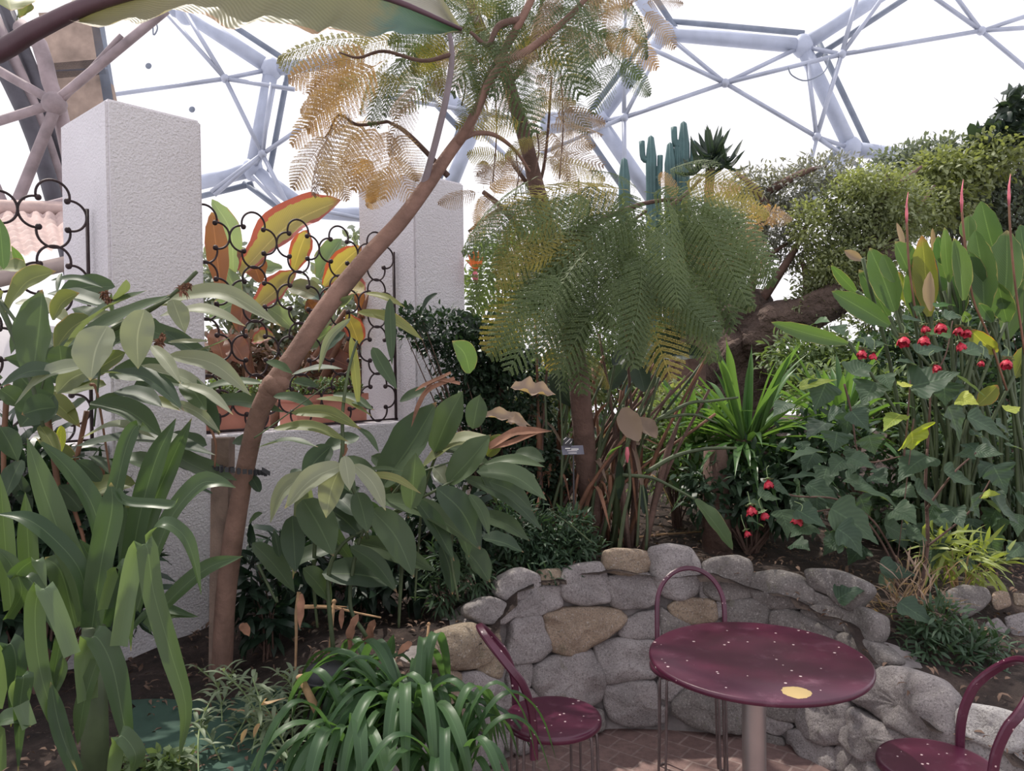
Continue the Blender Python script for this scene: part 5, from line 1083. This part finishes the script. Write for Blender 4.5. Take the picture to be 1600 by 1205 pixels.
fls = [(R4, 1045, 755), (R4, 1130, 745), (R4, 1235, 765), (R4, 1280, 775), (R4, 1045, 815), (R4, 930, 820), (R4, 1245, 850), (R4, 700, 890), (R4, 760, 905), (R4, 1105, 970), (R4, 1360, 945), (R4, 1500, 945), (R4C, 180, 550), (R4C, 85, 695), (R4C, 155, 725), (R4C, 345, 750), (R4C, 60, 825)]
for i, (kf, x, y) in enumerate(fls):
    d = 3.15 if kf is R4C else 3.2; c = at(*kf(x, y), d); s = rnd(.75, 1.1) * (.7 if i in (8, 16, 10) else 1)
    tilt = Vector((rnd(-.5, .5), rnd(-.6, 0), -1)).normalized()
    mb = MB(); q = tilt.orthogonal().normalized(); r2 = tilt.cross(q)
    for k in range(7):
        a = k * 2 * math.pi / 5 + (.6 if k > 4 else 0); o = (q * math.cos(a) + r2 * math.sin(a)) * (.6 if k > 4 else 1)
        mb.leaf([c - tilt * .018 * s, c + o * .019 * s, c + tilt * .016 * s + o * .024 * s, c + tilt * .026 * s + o * rnd(.016, .030) * s], .030 * s, o, 'heart' if False else 'blade', -.3, .3, 8, False)
    f_ = mb.build('flower', M['red'], ab)
    mb = MB()
    for k in range(5):
        a = k * 2 * math.pi / 5 + .5; o = q * math.cos(a) + r2 * math.sin(a); e = c - tilt * .016 * s; mb.leaf([c - tilt * .03 * s, e + o * .016 * s, e + o * .03 * s - tilt * .004], .016, o - tilt, 'lance', .2, 0, 5, False)
    mb.tube(spline([c - tilt * .028 * s, c - tilt * .05 + Z * .01, c + Z * .07 + Vector((rnd(-.02, .02), .02, 0))], 6), .0018, 5); mb.build('calyx', M['sepal'], f_)

# ================================================================== DARK JASMINE MOUND AND SMALL HERBS
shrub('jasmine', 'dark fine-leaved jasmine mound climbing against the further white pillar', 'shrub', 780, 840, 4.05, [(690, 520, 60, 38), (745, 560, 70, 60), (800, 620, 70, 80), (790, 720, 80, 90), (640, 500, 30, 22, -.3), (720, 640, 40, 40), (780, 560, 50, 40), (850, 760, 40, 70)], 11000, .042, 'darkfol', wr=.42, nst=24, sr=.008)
shrub('fine_leaved_herb', 'dark green fine-leaved herb covering the wall top left of the tan stone', 'plant', 840, 900, 3.5, [(800, 830, 60, 45), (860, 850, 62, 40), (830, 890, 60, 22, -.1), (900, 860, 40, 26), (760, 880, 35, 24), (890, 820, 30, 26)], 3200, .055, 'herb', wr=.22, nst=14, sr=.004)
shrub('fine_leaved_herb', 'thin grassy herb tuft between the ginger leaves and the tan boulder', 'plant', 695, 955, 3.25, [(690, 930, 36, 26), (700, 880, 30, 34), (740, 900, 30, 30)], 500, .075, 'herb', wr=.16, nst=8, sr=.004)
shrub('trailing_herb', 'green narrow-leaved herb trailing over the wall behind the right chair', 'plant', 1460, 1000, 2.95, [(1440, 1010, 40, 40), (1490, 1030, 60, 50), (1530, 1080, 40, 40), (1470, 970, 50, 26), (1540, 1020, 40, 34), (1425, 1050, 24, 26)], 1900, .062, 'herb', wr=.2, nst=16, sr=.004)
shrub('bamboo_tuft', 'small yellow-green bamboo-like tuft under the red-flowered shrub', 'plant', 1500, 930, 3.5, [(1500, 868, 44, 26), (1460, 860, 25, 26), (1535, 880, 25, 30)], 170, .15, 'bamboo', wr=.12, nst=9, sr=.004, stem='straw')
shrub('dry_grass_tuft', 'tuft of dry straw stems below the red-flowered shrub', 'plant', 1430, 1000, 3.1, [(1430, 930, 40, 46), (1400, 960, 26, 40)], 170, .12, 'jacb', wr=.07, nst=16, sr=.004, stem='straw', down=-.5)
shrub('grassy_plant', 'grassy plants in shade behind the label', 'plant', 930, 830, 4.3, [(900, 760, 60, 60), (860, 700, 40, 60), (960, 700, 40, 50)], 650, .12, 'herb', wr=.12, nst=10, sr=.004, down=-.3)
shrub('upright_herb', 'upright leafy stems with short narrow leaves left of the lily rosette', 'plant', 1060, 800, 4.4, [(1040, 700, 40, 80), (1080, 720, 30, 60), (1000, 660, 30, 50)], 900, .06, 'midfol', wr=.3, nst=10, sr=.006)
shrub('upright_herb', 'shaded leafy undergrowth at the right edge below the strelitzia leaves', 'plant', 1540, 850, 4.3, [(1530, 720, 70, 80), (1450, 720, 60, 60), (1590, 800, 40, 50), (1400, 800, 60, 50)], 2600, .09, 'herb', wr=.3, nst=20, sr=.008)
clump('lily_clump', 'strap-leaved rosette low at the left of the bright green ones', 'plant', at(1085, 700, 4.5), 60, .50, .042, 'lily', .9, prof='spear', stiff=1)
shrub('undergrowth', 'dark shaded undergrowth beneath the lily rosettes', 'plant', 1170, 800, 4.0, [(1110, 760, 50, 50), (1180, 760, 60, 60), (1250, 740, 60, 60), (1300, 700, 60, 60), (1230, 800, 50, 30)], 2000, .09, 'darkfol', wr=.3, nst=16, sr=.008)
BG = [(1330, 640, 5.0, [(1290, 620, 60, 50), (1360, 620, 60, 50), (1420, 640, 60, 60)], 'midfol', 'green bush behind the upper abutilon branches'),
 (1500, 700, 5.0, [(1480, 640, 70, 70), (1570, 640, 60, 70)], 'herb', 'dark bush behind the strelitzia stalks'),
 (1400, 520, 6.6, [(1380, 500, 60, 40), (1480, 480, 70, 60), (1560, 470, 60, 60)], 'olive', 'grey-green bush beyond the strelitzia leaves'),
(1290, 560, 5.6, [(1260, 560, 70, 40), (1330, 580, 60, 40)], 'midfol', 'mid-green shrub between the gnarled trunk and the red flowers'),
 (1420, 600, 5.2, [(1400, 560, 60, 60), (1470, 540, 60, 60)], 'herb', 'dark shrub directly behind the abutilon flowers'),
 (1560, 600, 5.4, [(1540, 520, 70, 90), (1600, 560, 50, 80)], 'herb', 'dark shrub behind the strelitzia at the right edge'),
 (1010, 600, 6.4, [(1000, 560, 60, 50), (1050, 520, 50, 60), (940, 520, 40, 60)], 'midfol', 'mid-green shrub behind the dark strelitzia stand'),
 (860, 640, 6.2, [(850, 640, 50, 50), (900, 600, 40, 40)], 'olivey', 'yellow-green bush behind the plant label'),
 (1090, 680, 5.4, [(1060, 640, 50, 40), (1010, 680, 40, 40)], 'olivey', 'yellow-green low bush left of the gnarled trunk'),
 (1080, 470, 6.8, [(1040, 400, 70, 70), (960, 400, 50, 80), (1100, 420, 60, 50), (1120, 350, 60, 40)], 'olive', 'grey-green shrub hiding the foot of the cacti')]
for x, y, d, bs_, mt, lab in BG: shrub('bush', lab, 'shrub', x, y + 120, d, bs_, 2200, .07, mt, nst=10, sr=.012, wr=.4)
# grey-green milkweed-like herb, lower left of centre
mw = empty('silvery_herb', gz(onz(370, 1190, .34)), 'grey-green herb with narrow leaves in front of the stake, lower left', 'plant')
for k in range(34):
    q = gz(onz(rnd(300, 500), rnd(1140, 1260), .34)); e = at(rnd(290, 500), rnd(1040, 1190), (q - CM.translation).length * .97)
    if k < 3: e = at((350, 395, 300)[k], (1050, 1060, 1130)[k], 2.4)
    S = spline([q, q.lerp(e, .5) + Vector((rnd(-.04, .04), rnd(-.03, .03), .03)), e], 10); mb = MB(); mb.tube(S, .0028, 5); mb.build('stem', M['sepal'], mw)
    mb = MB()
    for j in range(2, 11):
        for s in (-1, 1):
            a = rnd(0, 6.28); dr = Vector((math.cos(a), math.sin(a) * .7, rnd(-.1, .7))).normalized(); l = rnd(.045, .085); mb.leaf([S[j], S[j] + dr * l * .5 + Z * .005, S[j] + dr * l - Z * .008], .014, Z, 'lance', .2, 0, 5, False)
    mb.build('foliage', M['herbgrey'], mw)
for k in range(5):
    x, y = [(1480, 800), (1370, 970), (1450, 1090), (1440, 940), (1530, 1180)][k]; a = at(*C5B(x, y), 2.3); mb = MB(); mb.leaf([a, a + Vector((-.012, 0, -.02)), a + Vector((-.02, .0, -.045)) if k else a + Vector((.06, 0, .0))], .014, facing(a), 'lance', .2, .1, 6); mb.build('yellow_leaf', M['jaco'], mw)
mt_ = MB(); rows = []
for i in range(9):
    rows.append([gz(onz(200 + 30 * j + 14 * math.sin(i * 2), 1110 + i * 16, .34)) + Z * (.012 + .008 * math.sin(i * 1.3 + j)) for j in range(9)])
mt_.quadgrid(rows); mt_.f = [tuple(reversed(f)) for f in mt_.f]; tag(mt_.build('ground_cloth', M['greenmat']), 'dark green cloth lying on the soil at the lower left', 'cloth')
# dark tufts hiding the foot of the large lily plant
shrub('low_groundcover', 'low pale green groundcover at the bottom edge, lower left', 'plant', 250, 1215, 2.3, [(260, 1195, 36, 16), (190, 1200, 26, 14)], 260, .04, 'midfol', wr=.6, nst=6, sr=.003)
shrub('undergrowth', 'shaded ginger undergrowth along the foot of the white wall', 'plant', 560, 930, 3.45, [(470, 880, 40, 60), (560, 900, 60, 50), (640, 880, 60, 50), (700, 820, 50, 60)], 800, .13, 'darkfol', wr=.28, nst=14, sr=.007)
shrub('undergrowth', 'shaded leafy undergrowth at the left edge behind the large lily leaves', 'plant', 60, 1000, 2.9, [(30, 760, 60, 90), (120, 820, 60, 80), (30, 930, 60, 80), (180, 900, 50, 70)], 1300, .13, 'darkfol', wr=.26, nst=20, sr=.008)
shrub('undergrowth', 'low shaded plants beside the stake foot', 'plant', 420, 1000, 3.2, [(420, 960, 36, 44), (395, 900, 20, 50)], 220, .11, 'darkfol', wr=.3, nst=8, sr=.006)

# ================================================================== BEHIND THE GRILLE: red bananas, planters
eb = gz(C1 + U * 1.0 + V * 1.3); en = empty('red_banana', eb, 'red and yellow leaved banana plant behind the iron grille', 'plant', 'banana plants')
leaves_px(en, C6, [(270, 450, 825, 45, 190, 'ensetey', -.04, 4.6), (330, 660, 580, 440, 130, 'ensetey', .05, 4.5), (160, 560, 110, 110, 120, 'ensete', 0, 4.5), (560, 440, 640, 210, 120, 'ensetey', 0, 5.0), (730, 520, 940, 300, 130, 'ensetey', 0, 4.7), (700, 480, 830, 260, 110, 'ensgreen', 0, 5.2), (230, 460, 110, 40, 110, 'ensgreen', .1, 4.9), (840, 540, 960, 560, 120, 'ensetey', 0, 4.6), (100, 700, 290, 600, 110, 'ensgreen', 0, 4.7), (520, 520, 740, 600, 110, 'banana', 0, 4.7), (560, 760, 420, 640, 100, 'ensgreen', 0, 4.7), (640, 600, 700, 700, 90, 'ensete', 0, 4.7),
 (300, 560, 260, 780, 110, 'ensete', 0, 4.6), (380, 500, 250, 330, 130, 'ensete', .1, 4.8), (860, 680, 930, 860, 110, 'ensetey', 0, 4.6), (200, 800, 300, 960, 130, 'ensete', 0, 4.7), (120, 760, 180, 960, 120, 'ensete', 0, 4.8), (800, 760, 640, 860, 110, 'ensgreen', 0, 4.8), (450, 800, 330, 830, 90, 'ensetey', 0, 4.7), (700, 760, 800, 640, 90, 'ensgreen', 0, 4.7), (500, 420, 300, 470, 80, 'ensgreen', 0, 5.0), (960, 700, 900, 560, 90, 'ensete', 0, 4.7), (180, 420, 260, 600, 90, 'ensgreen', 0, 4.8), (660, 900, 900, 980, 120, 'ensete', 0, 4.8), (760, 620, 600, 540, 90, 'ensete', 0, 4.7)], 4.7, 'ensete', 'blade', dj=.08, fold=.25, wave=.1, tocam=.8, up=.4)
for k in range(7):
    q = eb + Vector((rnd(-.4, .4), rnd(-.2, .2), 0)); e = at(rnd(340, 580), rnd(430, 560), 4.75); mb = MB(); mb.tube(spline([q, q.lerp(e, .5) + Vector((0, .05, 0)), e], 8), [.05, .05, .045, .04, .035, .03, .025, .02, .015], 8); mb.build('leaf_stalk', M['redstalk'], en)
shrub('background_shrub', 'grey-leaved shrub with twigs behind the red banana', 'shrub', 420, 640, 5.6, [(350, 440, 50, 60), (430, 500, 60, 50), (520, 480, 50, 60), (470, 560, 70, 50), (370, 560, 50, 60), (560, 560, 40, 50), (560, 400, 24, 40)], 3000, .09, 'bluefol', nst=16, sr=.012,
      extra=[([(380, 620, 60, 26), (520, 600, 50, 30)], 500, .07, 'midfol', .4), ([(420, 540, 60, 40), (350, 580, 30, 30)], 260, .10, 'jacb', .4)])
shrub('background_shrub', 'dark brownish shrub behind the planters', 'shrub', 480, 660, 5.1, [(370, 560, 60, 40), (480, 580, 60, 40), (560, 560, 40, 60)], 1200, .08, 'drybrown' if False else 'litter', nst=12, sr=.012)
def planter(px0, px1, py0, py1, d, label):
    a, b = at(px0, py1, d), at(px1, py1, d); L = b - a; L.z = 0; L = U * L.length; h = (py1 - py0) / F * d; root = empty('planter', a, label, 'planter', 'terracotta planters on the wall')
    mb = MB(); o = Vector((a.x, a.y, LOWZ + .004)); w = V * .22
    bm = [(0, 0, 1), (.0, h * .82, 1.0)]
    mb.box(o, L, w, Z * h * .8); mb.box(o - U * .012 - V * .012 + Z * h * .78, L + U * .024, V * .244, Z * h * .22); mb.build('trough', M['terracotta'], root, False)
    mb = MB(); mb.box(o + Z * h + U * .01 + V * .01, L - U * .02, V * .20, Z * .008); mb.build('soil', M['soil'], root, False)
    n = 500; P = []; 
    for k in range(n): P.append(o + L * rnd(.02, .98) + w * rnd(.1, .9) + Z * (h + rnd(0, .07)))
    scatter('foliage', P, [(rnd(-1, 1), rnd(-1, 1), rnd(-.2, 1)) for _ in P], [(rnd(-.3, .3), rnd(-.3, .3), 1) for _ in P], .03, .014, M['midfol'], root)
o1 = C1 + U * (PW + .03) + V * .20
def planter2(s0, s1, label):
    h = .165; a = C1 + U * s0 + V * .19; a.z = LOWZ + .004; L = U * (s1 - s0); w = V * .17; root = empty('planter', a, label, 'planter', 'terracotta planters on the wall')
    mb = MB(); mb.box(a + V * .01, L, w, Z * h * .8); mb.box(a - U * .008 + Z * h * .78, L + U * .016, w + V * .02, Z * h * .22); mb.build('trough', M['terracotta'], root, False)
    mb = MB(); mb.box(a + Z * h + U * .01 + V * .02, L - U * .02, w - V * .02, Z * .006); mb.build('soil', M['soil'], root, False)
    P = [a + L * rnd(.02, .98) + w * rnd(.1, .9) + Z * (h + rnd(0, .08)) for _ in range(600)]
    scatter('foliage', P, [(rnd(-1, 1), rnd(-1, 1), rnd(-.2, 1)) for _ in P], [(rnd(-.3, .3), rnd(-.3, .3), 1) for _ in P], .03, .014, M['midfol'], root)
planter2(PW + .02, PW + .44, 'terracotta trough planter beside the nearer pillar'); planter2(PW + .60, PW + 1.06, 'terracotta trough planter behind the leaning trunk')

# ================================================================== BANANA LEAF OVERHEAD
bnp = gz(Vector((-2.3, 2.3, 0))); bn = empty('banana_plant', bnp, 'banana plant off to the left whose huge leaf hangs across the top left', 'plant', 'banana plants')
mb = MB(); top = at(-160, 120, 2.3); mb.tube(spline([bnp - Z * .1, bnp.lerp(top, .5) + Vector((-.1, 0, 0)), top], 12), [.13] * 5 + [.11] * 4 + [.07] * 4, 14); mb.build('pseudostem', M['stalk'], bn)
mb = MB(); S = spline([top, at(-20, 88, 2.2), at(60, 45, 2.15), at(160, 0, 2.1), at(300, -30, 2.1), at(450, -40, 2.1), at(600, -5, 2.12), at(722, 46, 2.15)], 30); mb.tube(S, [.034 - .029 * i / 30 for i in range(31)], 10); mb.build('midrib', M['purple'], bn)
def blade_side(S, low, mat, name, amp=.005):
    """one half of the blade hanging from the midrib; low = px edge points"""
    n = 60; E = spline([at(x, y, d) for x, y, d in low], n); Q = spline(S, n); rows = []; uvs = []
    for i in range(n + 1):
        a, b = Q[i], E[i]; row = []; uvr = []
        for j in range(7):
            u = j / 6; p = a.lerp(b, u) + Vector((0, 1, .2)) * (math.sin(u * math.pi) * .05) + Vector((0, amp * math.sin(i * 1.35 + j * .3) * u, 0)); row.append(p); uvr.append((.5 + u * .5, i / n))
        rows.append(row); uvs.append(uvr)
    mb = MB(); mb.quadgrid(rows, uvs); return mb.build(name, M[mat], bn)
blade_side([at(110, 20, 2.12), at(300, -30, 2.1), at(450, -40, 2.1), at(600, -5, 2.12), at(722, 46, 2.15)],
           [(105, 30, 2.05), (150, 42, 2.0), (195, 32, 1.98), (222, 38, 1.97), (258, 17, 1.97), (300, 20, 1.97), (330, 28, 1.97), (358, 46, 1.97), (400, 35, 1.98), (450, 38, 1.98), (492, 53, 2.0), (520, 45, 2.0), (570, 58, 2.02), (612, 50, 2.05), (640, 54, 2.08), (690, 52, 2.12), (722, 47, 2.15)], 'banana', 'blade')
blade_side([at(110, 5, 2.12), at(300, -40, 2.12), at(450, -50, 2.12), at(600, -10, 2.14), at(722, 46, 2.15)], [(100, -80, 2.5), (300, -170, 2.6), (450, -180, 2.6), (620, -100, 2.4), (722, 46, 2.16)], 'banana', 'blade')
leaves_px(bn, K(0, 0), [(20, -60, 60, 60, 300, 'gingeryellow', 0, 2.2), (-60, -20, 130, -10, 200, 'gingeryellow', 0, 2.3), (90, 25, 112, 98, 190, 'gingeryellow', 0, 2.3), (100, 20, 128, 60, 180, 'ginger', 0, 2.35)], 2.2, 'gingeryellow', 'blade', dj=.02, name='folded_leaf')

# ================================================================== LEAF LITTER
P = []; D_ = []; N_ = []
while len(P) < 3000:
    x = rnd(-2.6, 2.6); y = rnd(2.0, 5.2); q_ = Vector((x, y, 0)) - C1; 
    if -.03 < q_.dot(V) < .6 or (q_.dot(V) > 0 and x < .2): continue
    if inside(x, y) or inside(x + .1, y - .1): continue
    P.append((x, y, bedz(x, y) + .012 + noise.noise(Vector((x * 4, y * 4, 0))) * .03)); D_.append((rnd(-1, 1), rnd(-1, 1), rnd(-.1, .3))); N_.append((rnd(-.6, .6), rnd(-.6, .6), 1))
o = scatter('leaf_litter', P, D_, N_, NR.uniform(.012, .05, len(P)), NR.uniform(.006, .018, len(P)), M['litter'], None, .25)
tag(o, 'scattered dry brown leaves on the soil', 'leaf litter', kind='stuff')

# ================================================================== TABLE AND CHAIRS
TC = Vector((.705, 2.22, 0))
tb_ = empty('bistro_table', TC, 'round maroon bistro table with chipped paint and a yellow bare patch', 'table')
m_spot = onz(1244, 1082, .715)
M['maroon_table'] = maroon('maroon_table_paint', tuple(m_spot)); M['maroon'] = maroon('maroon_paint')
mb = MB(); R = .312; mb.lathe(TC, [(.001, .715), (R * .5, .715), (R - .006, .715), (R - .001, .712), (R, .706), (R - .002, .699), (R - .010, .696), (R - .012, .700), (.001, .700)], 96); mb.build('tabletop', M['maroon_table'], tb_)
mb = MB(); mb.lathe(TC + Vector((-.012, 0, 0)), [(.034, .70), (.034, .03), (.034, .02)], 24); mb.build('pedestal', M['chrome'], tb_)
mb = MB(); mb.lathe(TC, [(.001, .03), (.06, .03), (.19, .018), (.21, .010), (.21, .0), (.001, .0)], 48); mb.build('base', M['wire'], tb_)
mb = MB(); mb.lathe(TC, [(.001, .699), (.11, .699), (.11, .692), (.001, .692)], 24); mb.build('mounting_plate', M['wire'], tb_)

def make_chair(label, c, rot, R=.155, hoopw=.128, lean=.10):
    """round seat, flat-strip hoop back behind it (local -y), four hairpin legs"""
    root = empty('bistro_chair', c, label, 'chair', 'maroon bistro chairs'); root.rotation_euler = (0, 0, rot)
    MX = Matrix.Translation(c) @ Matrix.Rotation(rot, 4, 'Z')
    def put(mb, name, mat, smooth=True):
        o = mb.build(name, M[mat], None, smooth); o.parent = root; return o
    mb = MB(); mb.lathe((0, 0, 0), [(.001, .450), (R * .6, .449), (R - .012, .451), (R - .004, .450), (R, .443), (R, .432), (R - .004, .428), (R - .01, .430), (.001, .430)], 64); put(mb, 'seat', 'maroon')
    # hoop: flat strip 24 mm wide, 5 mm thick
    yb = -math.sqrt(max(0, (R + .004) ** 2 - hoopw ** 2)); P = []
    pr = [(.385, 0), (.43, 0), (.50, .002), (.56, .012), (.62, .035)]
    for z, b in pr: P.append(Vector((-hoopw, yb - b, z)))
    zc, bc = .625, .037
    for i in range(1, 16):
        a = math.pi - math.pi * i / 16; zz = zc + math.sin(a) * .125; P.append(Vector((math.cos(a) * hoopw, yb - bc - math.sin(a) * lean, zz)))
    for z, b in reversed(pr): P.append(Vector((hoopw, yb - b, z)))
    S = spline(P, 80); rows = []
    for i, p in enumerate(S):
        t = (S[min(i + 1, 80)] - S[max(i - 1, 0)]).normalized()
        ctr = Vector((0, yb - bc * .5, p.z * .5 + .25)); w = Vector((0, 1, .25)); w = (w - t * w.dot(t)).normalized(); nn = t.cross(w)
        rows.append([p + w * .012 + nn * .005, p + w * .008 + nn * .009, p - w * .008 + nn * .009, p - w * .012 + nn * .005, p - w * .012 - nn * .005, p - w * .008 - nn * .009, p + w * .008 - nn * .009, p + w * .012 - nn * .005])
    mb = MB(); mb.quadgrid(rows, None, True); put(mb, 'backrest', 'maroon', False)
    for k in range(4):
        a = math.radians(45 + 90 * k); o = Vector((math.cos(a), math.sin(a), 0)); s = Vector((-o.y, o.x, 0)); pts = []
        a0 = o * (R - .055); 
        pts = [a0 + s * .018 + Z * .428, o * (R - .022) + s * .018 + Z * .425, o * (R - .008) + s * .018 + Z * .40, o * (R - .004) + s * .018 + Z * .2, o * (R + .002) + s * .017 + Z * .02, o * (R + .002) + s * .008 + Z * .006,
               o * (R + .002) - s * .008 + Z * .006, o * (R + .002) - s * .017 + Z * .02, o * (R - .004) - s * .018 + Z * .2, o * (R - .008) - s * .018 + Z * .40, o * (R - .022) - s * .018 + Z * .425, a0 - s * .018 + Z * .428]
        mb = MB(); mb.tube(spline(pts, 60), .0046, 8); put(mb, 'leg', 'wire')
    mb = MB(); mb.lathe((0, 0, 0), [(R - .06, .4295), (R - .03, .4295), (R - .03, .424), (R - .06, .424)], 48); put(mb, 'seat_ring', 'wire')
    return root
# left chair: back towards the left; far chair: back towards the wall; right chair: back towards the right
make_chair('maroon bistro chair left of the table, its hoop back seen almost edge-on', Vector((.118, 2.435, 0)), math.radians(-78))
make_chair('maroon bistro chair behind the table against the stone wall', Vector((.66, 2.86, 0)), math.radians(168))
make_chair('maroon bistro chair cut off at the lower right corner', Vector((1.165, 2.11, 0)), math.radians(76))
